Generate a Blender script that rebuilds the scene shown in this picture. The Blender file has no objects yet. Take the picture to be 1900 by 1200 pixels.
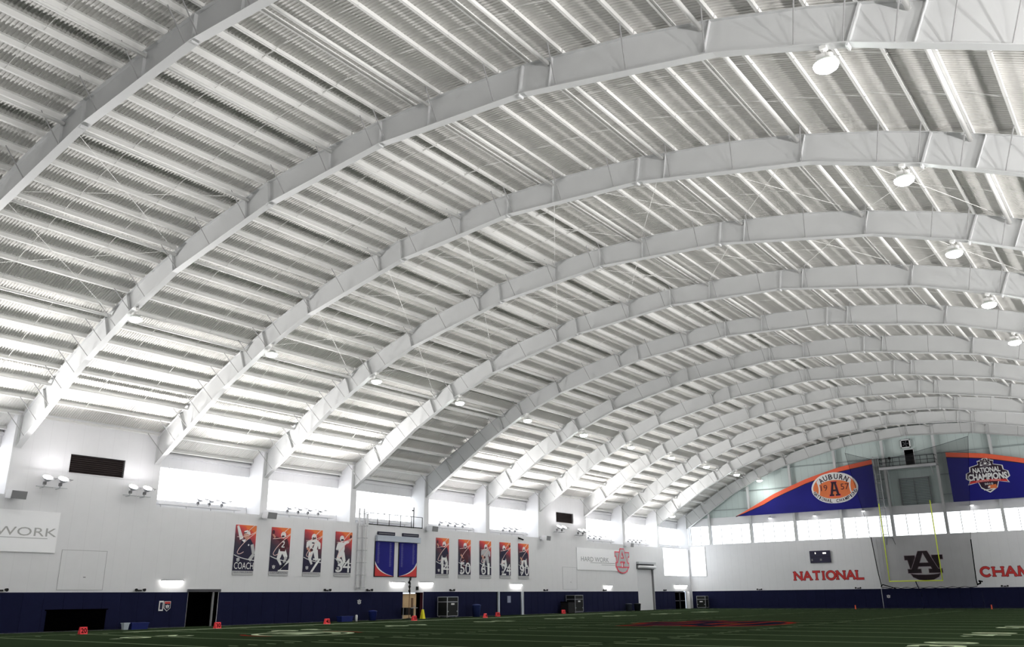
import bpy, math, random
from mathutils import Vector, Matrix
R = math.radians
random.seed(7)
C = bpy.context.scene.collection

# ------------------------------------------------------------------ camera, exposure, world
F_PX, YAW, PITCH, ROLL = 1565.48, 0.6465, 0.3136, -0.0101
CAM = Vector((24.155, 0.0, 1.722))
fw = Vector((-math.sin(YAW) * math.cos(PITCH), math.cos(YAW) * math.cos(PITCH), math.sin(PITCH)))
r0 = Vector((math.cos(YAW), math.sin(YAW), 0.0)); u0 = r0.cross(fw)
rt = r0 * math.cos(ROLL) + u0 * math.sin(ROLL); up = -r0 * math.sin(ROLL) + u0 * math.cos(ROLL)
cd = bpy.data.cameras.new('camera'); cam = bpy.data.objects.new('camera', cd); C.objects.link(cam)
cd.sensor_width = 36.0; cd.lens = F_PX / 1900 * 36.0; cd.clip_start = 0.05; cd.clip_end = 400
cam.matrix_world = Matrix(((rt.x, up.x, -fw.x, CAM.x), (rt.y, up.y, -fw.y, CAM.y), (rt.z, up.z, -fw.z, CAM.z), (0, 0, 0, 1)))
sc = bpy.context.scene
sc.camera = cam
sc.view_settings.view_transform = 'Standard'
sc.view_settings.look = 'None'
sc.view_settings.gamma = 1.0
sc.view_settings.exposure = 0.64
sc.cycles.use_denoising = True
sc.cycles.max_bounces = 8
sc.cycles.diffuse_bounces = 3
sc.cycles.transparent_max_bounces = 12
sc.cycles.sample_clamp_indirect = 6.0
w = bpy.data.worlds.new('sky'); sc.world = w; w.use_nodes = True
w.node_tree.nodes['Background'].inputs[0].default_value = (0.75, 0.86, 1.0, 1)
w.node_tree.nodes['Background'].inputs[1].default_value = 1.0
FLOOD_W = {-1: 2000.0, 1: 2600.0}   # one floodlight aimed up at the roof, left and right wall
PANE = 2.0            # daylight behind one window pane
AIM = {-1: 60.0, 1: 38.0}   # beam angle away from straight up, left and right wall
BAY_W = 150.0         # one high-bay lamp

def pix(p):
    d = Vector(p) - CAM; z = d.dot(fw)
    if z < 0.5: return None
    return 950 + F_PX * d.dot(rt) / z, 600 - F_PX * d.dot(up) / z

# ------------------------------------------------------------------ building measures
Y0, S = 22.64, 9.136
FY = {k: Y0 + k * S for k in range(-3, 11)}
FY[10] = 113.70
WX = 30.73            # half width, face of the side walls
AX = 32.4             # window plane of the side alcoves
EY = 113.76           # face of the far wall
NY = -8.5             # near wall
INN = [(0, 20.58), (7.6, 20.02), (15.4, 18.40), (19.47, 16.95), (23.6, 15.0), (30.80, 10.66)]
OUTT = [(0, 21.72), (4, 21.52), (8, 21.22), (12.4, 20.40), (15.3, 19.72), (18.27, 18.72), (19.7, 18.22), (22.5, 17.03), (25, 15.84), (27.77, 14.32), (30.54, 12.75), (33, 11.35)]
def itp(t, x):
    x = abs(x)
    for (a, b), (c, d) in zip(t, t[1:]):
        if x <= c: return b + (d - b) * (x - a) / (c - a)
    return t[-1][1]
inn = lambda x: itp(INN, x)
OC = (21.695503, -0.776974, -0.037277, 0.001546, 0.000038)
out = lambda x: sum(c * (x / 10) ** (2 * i) for i, c in enumerate(OC))
def slope(x, f=None):
    f = f or out
    return math.atan2(f(x + 0.6) - f(x - 0.6), 1.2)

# ------------------------------------------------------------------ materials
MATS = {}
def lin(c):
    return tuple(((v / 12.92) if v <= 0.04045 else ((v + 0.055) / 1.055) ** 2.4) for v in c)
def mat(name, col, rough=0.6, metal=0.0, vary=0.05, scale=3.0, bump=0.0, srgb=True, spec=0.3):
    if name in MATS: return MATS[name]
    m = bpy.data.materials.new(name); m.use_nodes = True; nt = m.node_tree; N = nt.nodes; L = nt.links
    b = N['Principled BSDF']; c = lin(col) if srgb else col
    tc = N.new('ShaderNodeTexCoord'); nz = N.new('ShaderNodeTexNoise'); nz.inputs['Scale'].default_value = scale; nz.inputs['Detail'].default_value = 4
    L.new(tc.outputs['Object'], nz.inputs['Vector'])
    mx = N.new('ShaderNodeMix'); mx.data_type = 'RGBA'
    mx.inputs[6].default_value = (*[v * (1 - vary) for v in c], 1); mx.inputs[7].default_value = (*[min(1, v * (1 + vary)) for v in c], 1)
    L.new(nz.outputs['Fac'], mx.inputs[0]); L.new(mx.outputs[2], b.inputs['Base Color'])
    b.inputs['Roughness'].default_value = rough; b.inputs['Metallic'].default_value = metal
    b.inputs['Specular IOR Level'].default_value = spec
    if bump:
        bp = N.new('ShaderNodeBump'); bp.inputs['Strength'].default_value = bump; bp.inputs['Distance'].default_value = 0.02
        L.new(nz.outputs['Fac'], bp.inputs['Height']); L.new(bp.outputs[0], b.inputs['Normal'])
    MATS[name] = m; return m
def glow(name, col, strength):
    if name in MATS: return MATS[name]
    m = bpy.data.materials.new(name); m.use_nodes = True; b = m.node_tree.nodes['Principled BSDF']
    b.inputs['Base Color'].default_value = (0.8, 0.8, 0.8, 1)
    b.inputs['Emission Color'].default_value = (*col, 1); b.inputs['Emission Strength'].default_value = strength
    MATS[name] = m; return m
def seam_mat(name, col, axis, pitch, depth=0.12, width=0.03, rough=0.6, pitch2=None):
    """liner panel: flat colour with fine joints every `pitch` metres along one object axis"""
    m = mat(name, col, rough, vary=0.03, scale=1.5); nt = m.node_tree; N = nt.nodes; L = nt.links
    b = N['Principled BSDF']; src = b.inputs['Base Color'].links[0].from_socket
    tc = [n for n in N if n.type == 'TEX_COORD'][0]; sp = N.new('ShaderNodeSeparateXYZ'); L.new(tc.outputs['Object'], sp.inputs[0])
    def joint(ax, pt):
        md = N.new('ShaderNodeMath'); md.operation = 'PINGPONG'; md.inputs[1].default_value = pt / 2; L.new(sp.outputs[ax], md.inputs[0])
        lt = N.new('ShaderNodeMath'); lt.operation = 'LESS_THAN'; lt.inputs[1].default_value = width / 2; L.new(md.outputs[0], lt.inputs[0])
        return lt.outputs[0]
    fac = joint(axis, pitch)
    if pitch2:
        mm = N.new('ShaderNodeMath'); mm.operation = 'MAXIMUM'; L.new(fac, mm.inputs[0]); L.new(joint(2, pitch2), mm.inputs[1]); fac = mm.outputs[0]
    ml = N.new('ShaderNodeMath'); ml.operation = 'MULTIPLY'; ml.inputs[1].default_value = depth; L.new(fac, ml.inputs[0])
    mx = N.new('ShaderNodeMix'); mx.data_type = 'RGBA'; mx.inputs[7].default_value = (0.03, 0.03, 0.035, 1)
    L.new(ml.outputs[0], mx.inputs[0]); L.new(src, mx.inputs[6]); L.new(mx.outputs[2], b.inputs['Base Color'])
    return m

white = mat('white_paint_steel', (0.88, 0.88, 0.87), 0.45, vary=0.02)
deckm = mat('painted_roof_deck', (0.82, 0.815, 0.80), 0.5, vary=0.05, scale=0.6)
framew = mat('arch_paint', (0.80, 0.805, 0.805), 0.5, vary=0.03, scale=1.2)
galv = mat('galvanised', (0.72, 0.73, 0.74), 0.4, 0.3)
wallm = seam_mat('liner_panel', (0.89, 0.89, 0.90), 1, 1.02, 0.06)
wallx = seam_mat('liner_panel_far', (0.89, 0.89, 0.90), 0, 1.02, 0.10)
gable = seam_mat('gable_panel', (0.78, 0.83, 0.82), 0, 0.92, 0.22, 0.035)
wpaint = mat('white_trim', (0.88, 0.88, 0.89), 0.5, vary=0.02)
navy = mat('navy_vinyl', (0.092, 0.104, 0.215), 0.8, vary=0.12, scale=2, bump=0.1, spec=0.1)
navyd = mat('navy_dark', (0.10, 0.10, 0.2), 0.5)
black = mat('black_paint', (0.06, 0.06, 0.065), 0.5)
blackv = mat('black_void', (0.012, 0.012, 0.016), 0.9, spec=0.0)
louv = mat('dark_louvre', (0.25, 0.215, 0.215), 0.7, vary=0.25, scale=2)
grey = mat('grey_paint', (0.5, 0.5, 0.51), 0.5)
greyd = mat('dark_grey', (0.28, 0.28, 0.3), 0.5)
steel = mat('brushed_steel', (0.7, 0.71, 0.73), 0.35, 0.6)
red = mat('marker_red', (0.97, 0.27, 0.30), 0.5)
redp = mat('red_paint', (0.80, 0.22, 0.22), 0.5)
orange = mat('orange_vinyl', (0.92, 0.40, 0.28), 0.5)
bluev = mat('royal_vinyl', (0.125, 0.125, 0.48), 0.5, vary=0.25, scale=0.35, spec=0.15)
blue = mat('blue_plastic', (0.11, 0.16, 0.42), 0.45)
yellow = mat('yellow_plastic', (0.95, 0.9, 0.2), 0.5)
ygoal = mat('goal_yellow', (0.86, 0.93, 0.22), 0.4)
tan = mat('tan_wood', (0.80, 0.68, 0.52), 0.5, scale=6)
logod = mat('logo_dark', (0.17, 0.10, 0.17), 0.5)
linew = mat('field_paint', (0.72, 0.77, 0.64), 0.9, spec=0.0)
yard = mat('worn_field_paint', (0.66, 0.73, 0.58), 0.9, spec=0.0)
fieldo = mat('field_orange', (0.50, 0.17, 0.14), 0.9, spec=0.0)
fieldn = mat('field_navy', (0.11, 0.12, 0.18), 0.9, spec=0.0)
pwhite = mat('print_white', (0.9, 0.9, 0.9), 0.5)
pgrey = mat('print_grey', (0.72, 0.72, 0.73), 0.5)
pskin = mat('print_skin', (0.78, 0.56, 0.48), 0.5)
pnavy = mat('print_navy', (0.12, 0.11, 0.22), 0.5)
pmaroon = mat('print_maroon', (0.3, 0.12, 0.16), 0.5)
pink = mat('print_pink_red', (0.90, 0.30, 0.38), 0.5)
porange = mat('print_orange', (0.88, 0.47, 0.27), 0.5)
pcream = mat('print_swoosh', (0.93, 0.80, 0.78), 0.5)
pane = glow('daylit_pane', (0.93, 0.97, 1.0), PANE)
lens = glow('floodlight_lens', (1, 0.96, 0.98), 30)
globe = glow('high_bay_lens', (0.96, 1.0, 0.97), 40)
tube = glow('fluorescent_tube', (1, 0.98, 0.93), 14)
spark = glow('led_segment', (1, 0.95, 0.85), 2.0)

turf = bpy.data.materials.new('turf'); turf.use_nodes = True
def _turf():
    nt = turf.node_tree; N = nt.nodes; L = nt.links; b = N['Principled BSDF']; tc = N.new('ShaderNodeTexCoord')
    n1 = N.new('ShaderNodeTexNoise'); n1.inputs['Scale'].default_value = 0.25; n1.inputs['Detail'].default_value = 5
    n2 = N.new('ShaderNodeTexNoise'); n2.inputs['Scale'].default_value = 40; n2.inputs['Detail'].default_value = 3
    L.new(tc.outputs['Object'], n1.inputs[0]); L.new(tc.outputs['Object'], n2.inputs[0])
    a = N.new('ShaderNodeMix'); a.data_type = 'RGBA'; a.inputs[6].default_value = (0.029, 0.047, 0.022, 1); a.inputs[7].default_value = (0.042, 0.062, 0.033, 1)
    L.new(n1.outputs[0], a.inputs[0])
    c = N.new('ShaderNodeMix'); c.data_type = 'RGBA'; c.blend_type = 'MULTIPLY'; c.inputs[0].default_value = 0.5
    L.new(a.outputs[2], c.inputs[6]); L.new(n2.outputs['Color'], c.inputs[7]); L.new(c.outputs[2], b.inputs['Base Color'])
    b.inputs['Roughness'].default_value = 1.0; b.inputs['Specular IOR Level'].default_value = 0.0
_turf()
net = bpy.data.materials.new('netting'); net.use_nodes = True
def _net():
    nt = net.node_tree; N = nt.nodes; L = nt.links; o = N['Material Output']; b = N['Principled BSDF']
    b.inputs['Base Color'].default_value = (0.02, 0.02, 0.022, 1); b.inputs['Roughness'].default_value = 0.9
    t = N.new('ShaderNodeBsdfTransparent'); mx = N.new('ShaderNodeMixShader')
    tc = N.new('ShaderNodeTexCoord'); nz = N.new('ShaderNodeTexNoise'); nz.inputs['Scale'].default_value = 0.8; L.new(tc.outputs['Object'], nz.inputs[0])
    mr = N.new('ShaderNodeMapRange'); mr.inputs['To Min'].default_value = 0.28; mr.inputs['To Max'].default_value = 0.40
    L.new(nz.outputs[0], mr.inputs[0]); L.new(mr.outputs[0], mx.inputs[0]); L.new(t.outputs[0], mx.inputs[1]); L.new(b.outputs[0], mx.inputs[2]); L.new(mx.outputs[0], o.inputs[0])
_net()
poster = bpy.data.materials.new('poster_print'); poster.use_nodes = True
def _poster():
    nt = poster.node_tree; N = nt.nodes; L = nt.links; b = N['Principled BSDF']; tc = N.new('ShaderNodeTexCoord')
    sp = N.new('ShaderNodeSeparateXYZ'); L.new(tc.outputs['Object'], sp.inputs[0])
    nz = N.new('ShaderNodeTexNoise'); nz.inputs['Scale'].default_value = 1.6; L.new(tc.outputs['Object'], nz.inputs[0])
    # height plus a little of the width, 0 at the foot and 1 at the head
    m1 = N.new('ShaderNodeMath'); m1.operation = 'MULTIPLY_ADD'; m1.inputs[1].default_value = 1 / 3.57; m1.inputs[2].default_value = -0.20; L.new(sp.outputs[2], m1.inputs[0])
    m2 = N.new('ShaderNodeMath'); m2.operation = 'MULTIPLY_ADD'; m2.inputs[1].default_value = 0.16; L.new(sp.outputs[1], m2.inputs[0]); L.new(m1.outputs[0], m2.inputs[2])
    m3 = N.new('ShaderNodeMath'); m3.operation = 'MULTIPLY_ADD'; m3.inputs[1].default_value = 0.16; L.new(nz.outputs[0], m3.inputs[0]); L.new(m2.outputs[0], m3.inputs[2])
    cr = N.new('ShaderNodeValToRGB'); L.new(m3.outputs[0], cr.inputs[0]); e = cr.color_ramp.elements
    e[0].position = 0.36; e[0].color = (*lin((0.11, 0.10, 0.22)), 1); e[1].position = 1.0; e[1].color = (*lin((0.90, 0.46, 0.20)), 1)
    for p, c in ((0.54, (0.16, 0.12, 0.2)), (0.70, (0.38, 0.15, 0.22)), (0.82, (0.68, 0.20, 0.25)), (0.92, (0.82, 0.28, 0.24)), (0.97, (0.86, 0.32, 0.2))):
        n = e.new(p); n.color = (*lin(c), 1)
    L.new(cr.outputs[0], b.inputs['Base Color']); b.inputs['Roughness'].default_value = 0.55
_poster()

# ------------------------------------------------------------------ mesh helpers
class MB:
    def __init__(s): s.v = []; s.f = []; s.m = []; s.mats = []
    def mi(s, m):
        if m not in s.mats: s.mats.append(m)
        return s.mats.index(m)
    def add(s, vs, fs, m):
        o = len(s.v); s.v += [tuple(v) for v in vs]; s.f += [tuple(i + o for i in f) for f in fs]; s.m += [s.mi(m)] * len(fs); return s
    def box(s, a, b, m):
        x0, y0, z0 = a; x1, y1, z1 = b
        x0, x1 = min(x0, x1), max(x0, x1); y0, y1 = min(y0, y1), max(y0, y1); z0, z1 = min(z0, z1), max(z0, z1)
        return s.add([(x0, y0, z0), (x1, y0, z0), (x1, y1, z0), (x0, y1, z0), (x0, y0, z1), (x1, y0, z1), (x1, y1, z1), (x0, y1, z1)],
                     [(3, 2, 1, 0), (4, 5, 6, 7), (0, 1, 5, 4), (1, 2, 6, 5), (2, 3, 7, 6), (3, 0, 4, 7)], m)
    def tube(s, p, q, r, m, n=8, r2=None):
        p, q = Vector(p), Vector(q); d = (q - p).normalized()
        a = d.orthogonal().normalized(); b = d.cross(a); r2 = r if r2 is None else r2
        vs = [p + (a * math.cos(t) + b * math.sin(t)) * r for t in [2 * math.pi * i / n for i in range(n)]]
        vs += [q + (a * math.cos(t) + b * math.sin(t)) * r2 for t in [2 * math.pi * i / n for i in range(n)]]
        fs = [(i, (i + 1) % n, n + (i + 1) % n, n + i) for i in range(n)] + [tuple(range(n))[::-1], tuple(range(n, 2 * n))]
        return s.add(vs, fs, m)
    def path(s, pts, r, m, n=6):
        for a, b in zip(pts, pts[1:]): s.tube(a, b, r, m, n)
        return s
    def lathe(s, prof, m, n=20, c=(0, 0, 0), rot=None):
        vs = []
        for r, z in prof:
            for i in range(n):
                t = 2 * math.pi * i / n; v = Vector((r * math.cos(t), r * math.sin(t), z))
                if rot: v = rot @ v
                vs.append(v + Vector(c))
        k = len(prof)
        fs = [(j * n + i, j * n + (i + 1) % n, (j + 1) * n + (i + 1) % n, (j + 1) * n + i) for j in range(k - 1) for i in range(n)]
        fs += [tuple(range(n))[::-1], tuple((k - 1) * n + i for i in range(n))]
        return s.add(vs, fs, m)
    def slab(s, pts, fr, d0, d1, m):
        """polygon in a frame fr=(origin,U,V,W), from depth d0 to d1 along W; face towards +W"""
        o, U, V, W = fr; n = len(pts)
        ar = sum(pts[i][0] * pts[(i + 1) % n][1] - pts[(i + 1) % n][0] * pts[i][1] for i in range(n))
        if ar < 0: pts = pts[::-1]
        P = lambda p, d: o + U * p[0] + V * p[1] + W * d
        vs = [P(p, d0) for p in pts] + [P(p, d1) for p in pts]
        fs = [tuple(range(n, 2 * n)), tuple(range(n))[::-1]] + [(i, (i + 1) % n, n + (i + 1) % n, n + i) for i in range(n)]
        return s.add(vs, fs, m)
    def build(s, name, parent=None, smooth=False):
        me = bpy.data.meshes.new(name); me.from_pydata(s.v, [], s.f); me.update()
        for m in s.mats: me.materials.append(m)
        me.polygons.foreach_set('material_index', s.m)
        if smooth: me.polygons.foreach_set('use_smooth', [True] * len(s.f))
        o = bpy.data.objects.new(name, me); C.objects.link(o)
        if parent: o.parent = parent
        return o
def tag(o, label=None, cat=None, group=None, kind=None):
    if label: o['label'] = label
    if cat: o['category'] = cat
    if group: o['group'] = group
    if kind: o['kind'] = kind
    return o
def thing(name, label, cat, loc=(0, 0, 0), rz=0.0, group=None):
    o = bpy.data.objects.new(name, None); C.objects.link(o); o.location = loc; o.rotation_euler = (0, 0, rz); o.empty_display_size = 0.3
    return tag(o, label, cat, group)
def struct(o): o['kind'] = 'structure'; return o
KIDS = {}
def dup(o, parent=None):
    c = o.copy(); C.objects.link(c)
    if parent: c.parent = parent
    for ch in [x for x in bpy.data.objects if x.parent is o] if o.name not in KIDS else KIDS[o.name]: dup(ch, c)
    return c
def keep(o):                       # remember a prototype's children so copying stays quick
    ks = [x for x in bpy.data.objects if x.parent is o]; KIDS[o.name] = ks
    for k in ks: keep(k)
    return o
def frame_left(y, z, x=-WX): return (Vector((x, y, z)), Vector((0, 1, 0)), Vector((0, 0, 1)), Vector((1, 0, 0)))
def frame_far(x, z, y=EY): return (Vector((x, y, z)), Vector((1, 0, 0)), Vector((0, 0, 1)), Vector((0, -1, 0)))
def grow(poly, d):
    n = len(poly)
    ar = sum(poly[i][0] * poly[(i + 1) % n][1] - poly[(i + 1) % n][0] * poly[i][1] for i in range(n))
    if ar < 0: poly = poly[::-1]
    res = []
    for i in range(n):
        a, b, c = Vector(poly[i - 1]), Vector(poly[i]), Vector(poly[(i + 1) % n])
        e1 = (b - a).normalized(); e2 = (c - b).normalized(); n1 = Vector((e1.y, -e1.x)); n2 = Vector((e2.y, -e2.x))
        k = (n1 + n2); k = k / max(0.35, k.length_squared) * 2 if k.length > 1e-6 else n1
        res.append(tuple(b + k * d))
    return res
TXT = {}
def glyphs(s, bold=0.0):
    key = (s, bold)
    if key in TXT: return TXT[key]
    cu = bpy.data.curves.new('t', 'FONT'); cu.body = s; cu.size = 1.0; cu.offset = bold; cu.resolution_u = 3; cu.extrude = 0.0
    o = bpy.data.objects.new('t', cu); C.objects.link(o)
    bpy.context.view_layer.update()
    ev = o.evaluated_get(bpy.context.evaluated_depsgraph_get()); me = ev.to_mesh()
    vs = [tuple(v.co) for v in me.vertices]; fs = [tuple(p.vertices) for p in me.polygons]
    ev.to_mesh_clear(); bpy.data.objects.remove(o); bpy.data.curves.remove(cu)
    TXT[key] = (vs, fs); return TXT[key]
def text(mb, s, fr, x0, z0, wd, ht, d, m, bold=0.0, ang=0.0, fit=True):
    """flat lettering: box (x0,z0)-(x0+wd,z0+ht) in frame fr at depth d; rotated by ang about its centre"""
    vs, fs = glyphs(s, bold)
    if not vs: return
    ax = min(v[0] for v in vs); bx = max(v[0] for v in vs); az = min(v[1] for v in vs); bz = max(v[1] for v in vs)
    o, U, V, W = fr; sx = wd / max(1e-6, bx - ax); sz = ht / max(1e-6, bz - az)
    if not fit: sx = sz; x0 += (wd - (bx - ax) * sx) / 2
    ca, sa = math.cos(ang), math.sin(ang); cx, cz = (bx - ax) * sx / 2, ht / 2
    P = []
    for v in vs:
        a, b = (v[0] - ax) * sx - cx, (v[1] - az) * sz - cz
        P.append(o + U * (x0 + cx + a * ca - b * sa) + V * (z0 + cz + a * sa + b * ca) + W * d)
    if U.cross(V).dot(W) < 0: fs = [f[::-1] for f in fs]
    mb.add(P, fs, m)
# interlocked A and U, one unit wide and about 0.82 high, as convex pieces
AU_U = [[(0, .70), (.28, .70), (.28, .58), (0, .58)], [(1, .70), (.72, .70), (.72, .58), (1, .58)],
        [(.07, .60), (.24, .60), (.28, .26), (.13, .26)], [(.93, .60), (.76, .60), (.72, .26), (.87, .26)]]
for i in range(6):
    t0, t1 = math.pi + math.pi * i / 6, math.pi + math.pi * (i + 1) / 6
    AU_U.append([(.5 + .39 * math.cos(t0), .2 + .2 * math.sin(t0)), (.5 + .39 * math.cos(t1), .2 + .2 * math.sin(t1)),
                 (.5 + .39 * math.cos(t1), .2 + .045 * math.sin(t1)), (.5 + .39 * math.cos(t0), .2 + .045 * math.sin(t0))])
AU_A = [[(.38, .82), (.52, .82), (.30, .30), (.14, .30)], [(.62, .82), (.48, .82), (.70, .30), (.86, .30)],
        [(.34, .49), (.66, .49), (.68, .39), (.32, .39)], [(.05, .32), (.40, .32), (.40, .21), (.05, .21)], [(.95, .32), (.60, .32), (.60, .21), (.95, .21)]]
def au(mb, fr, x0, z0, wd, ht, d, fill, line, lw, step=0.012, sep=None):
    sx, sz = wd, ht / 0.82
    T = lambda poly: [(x0 + p[0] * sx, z0 + p[1] * sz) for p in poly]
    sep = sep or line; k = 0
    e = step * .09          # every piece sits a hair above the last, so none share a plane
    for i, p in enumerate(AU_U + AU_A): mb.slab(grow(T(p), lw), fr, d, d + step + e * (i % 10), line)
    for i, p in enumerate(AU_U): mb.slab(T(p), fr, d, d + 2.1 * step + e * i * .9, fill)
    for i, p in enumerate(AU_A): mb.slab(grow(T(p), lw), fr, d, d + 3.2 * step + e * i, sep)
    for i, p in enumerate(AU_A): mb.slab(T(p), fr, d, d + 4.0 * step + e * i, fill)

# ------------------------------------------------------------------ floor and its painted lines
XS = -25.5; XR = 24.4; YG = lambda n: 20.726 + n * 4.572      # n=1 is the 20 yard line, n=7 the 50
g = MB(); g.add([(-33, NY - 1, 0), (33, NY - 1, 0), (33, 116, 0), (-33, 116, 0)], [(0, 1, 2, 3)], turf)
def fl(x0, y0, x1, y1, m=linew, z=0.004): g.add([(x0, y0, z), (x1, y0, z), (x1, y1, z), (x0, y1, z)], [(0, 1, 2, 3)], m)
fl(XS - .25, 28.0, XS + .25, 83.0); fl(XS - .12, 83.0, XS, 107.7, yard); fl(XS - .06, NY, XS + .04, 28.0, yard); fl(XR, NY, XR + .12, 107.7)
for n in range(-3, 18): fl(XS, YG(n) - .045, XR, YG(n) + .045, yard)
for i in range(0, 46): fl(-25.4 + i * 1.12, 107.5, -25.4 + i * 1.12 + (0.9 if i % 3 else 0.6), 107.75)
for i in range(-15, 86):
    y = YG(1) - 13.716 + (i + 15) * 0.9144
    if 4 < y < 99:
        for x in (-6.4, 5.8, 23.7) + ((-24.6,) if i % 2 else ()): fl(x, y - .045, x + .6, y + .045, yard)
ff = lambda x, y, s: (Vector((x, y, 0.0)), Vector((0, s, 0)), Vector((-s, 0, 0)), Vector((0, 0, 1)))
for n, a, b in ((1, '2', '0'), (3, '3', '0'), (5, '4', '0'), (7, '5', '0'), (9, '4', '0'), (11, '3', '0'), (13, '2', '0'), (15, '1', '0')):
    for s, x in ((1, 18.0), (-1, -18.6)):
        fr = ff(x, YG(n), s)
        text(g, a, fr, -1.75, 0, 1.3, 1.85, 0.005, linew, 0.03); text(g, b, fr, 0.45, 0, 1.3, 1.85, 0.005, linew, 0.03)
        if n != 7:
            t = -1 if n < 7 else 1; t *= s
            x_ = 2.2 * t; fr_ = fr
            g.slab([(x_, 1.2), (x_, 1.7), (x_ + .55 * t, 1.45)], fr_, 0.004, 0.006, linew)
# midfield and side emblems
def field_au(cx, cy, wd, ht):
    fr = (Vector((cx + ht / 2, cy - wd / 2, 0)), Vector((0, 1, 0)), Vector((-1, 0, 0)), Vector((0, 0, 1)))
    au(g, fr, 0, 0, wd, ht, 0.003, fieldn, fieldo, 0.45, 0.002, fieldo)
field_au(-0.4, 53.4, 11.0, 9.0)
def oval(cx, cy, rx, ry, wdt, m, z=0.006, a0=0, a1=360, n=40):
    for i in range(n):
        t0 = R(a0 + (a1 - a0) * i / n); t1 = R(a0 + (a1 - a0) * (i + 1) / n)
        g.add([(cx + rx * math.cos(t0), cy + ry * math.sin(t0), z), (cx + (rx + wdt) * math.cos(t0), cy + (ry + wdt) * math.sin(t0), z),
               (cx + (rx + wdt) * math.cos(t1), cy + (ry + wdt) * math.sin(t1), z), (cx + rx * math.cos(t1), cy + ry * math.sin(t1), z)], [(0, 1, 2, 3)], m)
oval(-13.2, 31.0, 2.3, 2.3, .35, linew); oval(-13.2, 31.0, 1.5, 1.5, .45, linew, 0.006, 30, 200); oval(-13.2, 31.0, 2.9, 2.9, .3, fieldo, 0.005, 60, 120); oval(-13.2, 31.0, 2.9, 2.9, .3, fieldo, 0.005, 230, 290)
fl(-14.0, 30.2, -12.6, 31.9, linew, .007)
struct(g.build('floor'))

# ------------------------------------------------------------------ roof deck: corrugated sheet following the arches
def arc_xs():
    xs = []; st = 0.25; x = 0.0; acc = 0.0; pos = [0.0]
    while x < 33:
        x2 = x + 0.01; acc += math.hypot(0.01, out(x2) - out(x)); x = x2; pos.append(acc)
    return pos
ARC = arc_xs()
def x_at(s):
    i = 0
    lo, hi = 0, len(ARC) - 1
    while hi - lo > 1:
        m_ = (lo + hi) // 2
        if ARC[m_] < s: lo = m_
        else: hi = m_
    return lo * 0.01
PUR = []                      # purlin positions across the arch, + right, - left
s_ = 0.41
while s_ < ARC[-1] - 0.1:
    PUR.append(x_at(s_)); s_ += 1.524
DECK = 0.25
def deck_pt(x, lift):
    a = slope(x); return (x - math.sin(a) * (DECK + lift), out(x) + math.cos(a) * (DECK + lift))
g = MB(); xs = sorted([-x for x in PUR] + PUR + [-32.9, 0.0, 32.9]); xs = [x for i, x in enumerate(xs) if i == 0 or x - xs[i - 1] > 0.2]
prof = []; y = NY
while y < 114.5:
    prof += [(y, 0.0), (y + .06, 0.0), (y + .078, 0.034), (y + .134, 0.034)]; y += 0.1524
V = []
for x in xs:
    a, b = deck_pt(x, 0.0), deck_pt(x, 0.034)
    for (py, h) in prof: V.append((a[0], py, a[1]) if h == 0 else (b[0], py, b[1]))
n = len(prof); Fs = [(j * n + i, j * n + i + 1, (j + 1) * n + i + 1, (j + 1) * n + i) for j in range(len(xs) - 1) for i in range(n - 1)]
g.add(V, Fs, deckm)
struct(g.build('ceiling'))

# ------------------------------------------------------------------ purlins: one Z section per bay, copied
ORD = ['first', 'second', 'third', 'fourth', 'fifth', 'sixth', 'seventh', 'eighth', 'ninth', 'tenth', 'eleventh', 'twelfth', 'thirteenth', 'fourteenth', 'fifteenth',
       'sixteenth', 'seventeenth', 'eighteenth', 'nineteenth', 'twentieth', 'twenty-first', 'twenty-second', 'twenty-third', 'twenty-fourth', 'twenty-fifth']
def z_section(m_, L, side=-1):
    h, f, t = DECK, 0.10, 0.008; f *= -side; n0 = len(m_.v)
    m_.box((-t / 2, 0.02, 0), (t / 2, L - 0.02, h), white); m_.box((-f, 0.02, 0), (0, L - 0.02, t), white); m_.box((0, 0.02, h - t), (f, L - 0.02, h), white)
    m_.box((-f, 0.02, 0), (-f + math.copysign(t, f), L - 0.02, 0.022), white)
mesh_p = MB(); z_section(mesh_p, S)
pur0 = mesh_p.build('roof_purlin')
sg = MB(); sg.tube((0.0, 0, 0.05), (1.50, 0.04, DECK - 0.04), 0.016, white, 5); sg.tube((0, -.02, .05), (-.16, -.05, .0), 0.016, white, 5)
rod0 = sg.build('sag_rod', pur0); rod0.location = (0, S / 3, 0)
rod1 = rod0.copy(); C.objects.link(rod1); rod1.parent = pur0; rod1.location = (0, 2 * S / 3, 0)
keep(pur0)
PUR0 = {-1: pur0}
mesh_p = MB(); z_section(mesh_p, S, 1); pur1 = mesh_p.build('roof_purlin'); PUR0[1] = pur1
sg = MB(); sg.tube((0.0, 0, 0.05), (-1.50, 0.04, DECK - 0.04), 0.016, white, 5); sg.tube((0, -.02, .05), (.16, -.05, .0), 0.016, white, 5)
r2 = sg.build('sag_rod', pur1); r2.location = (0, S / 3, 0); r3 = r2.copy(); C.objects.link(r3); r3.parent = pur1; r3.location = (0, 2 * S / 3, 0)
keep(pur1)
cand = []
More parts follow.
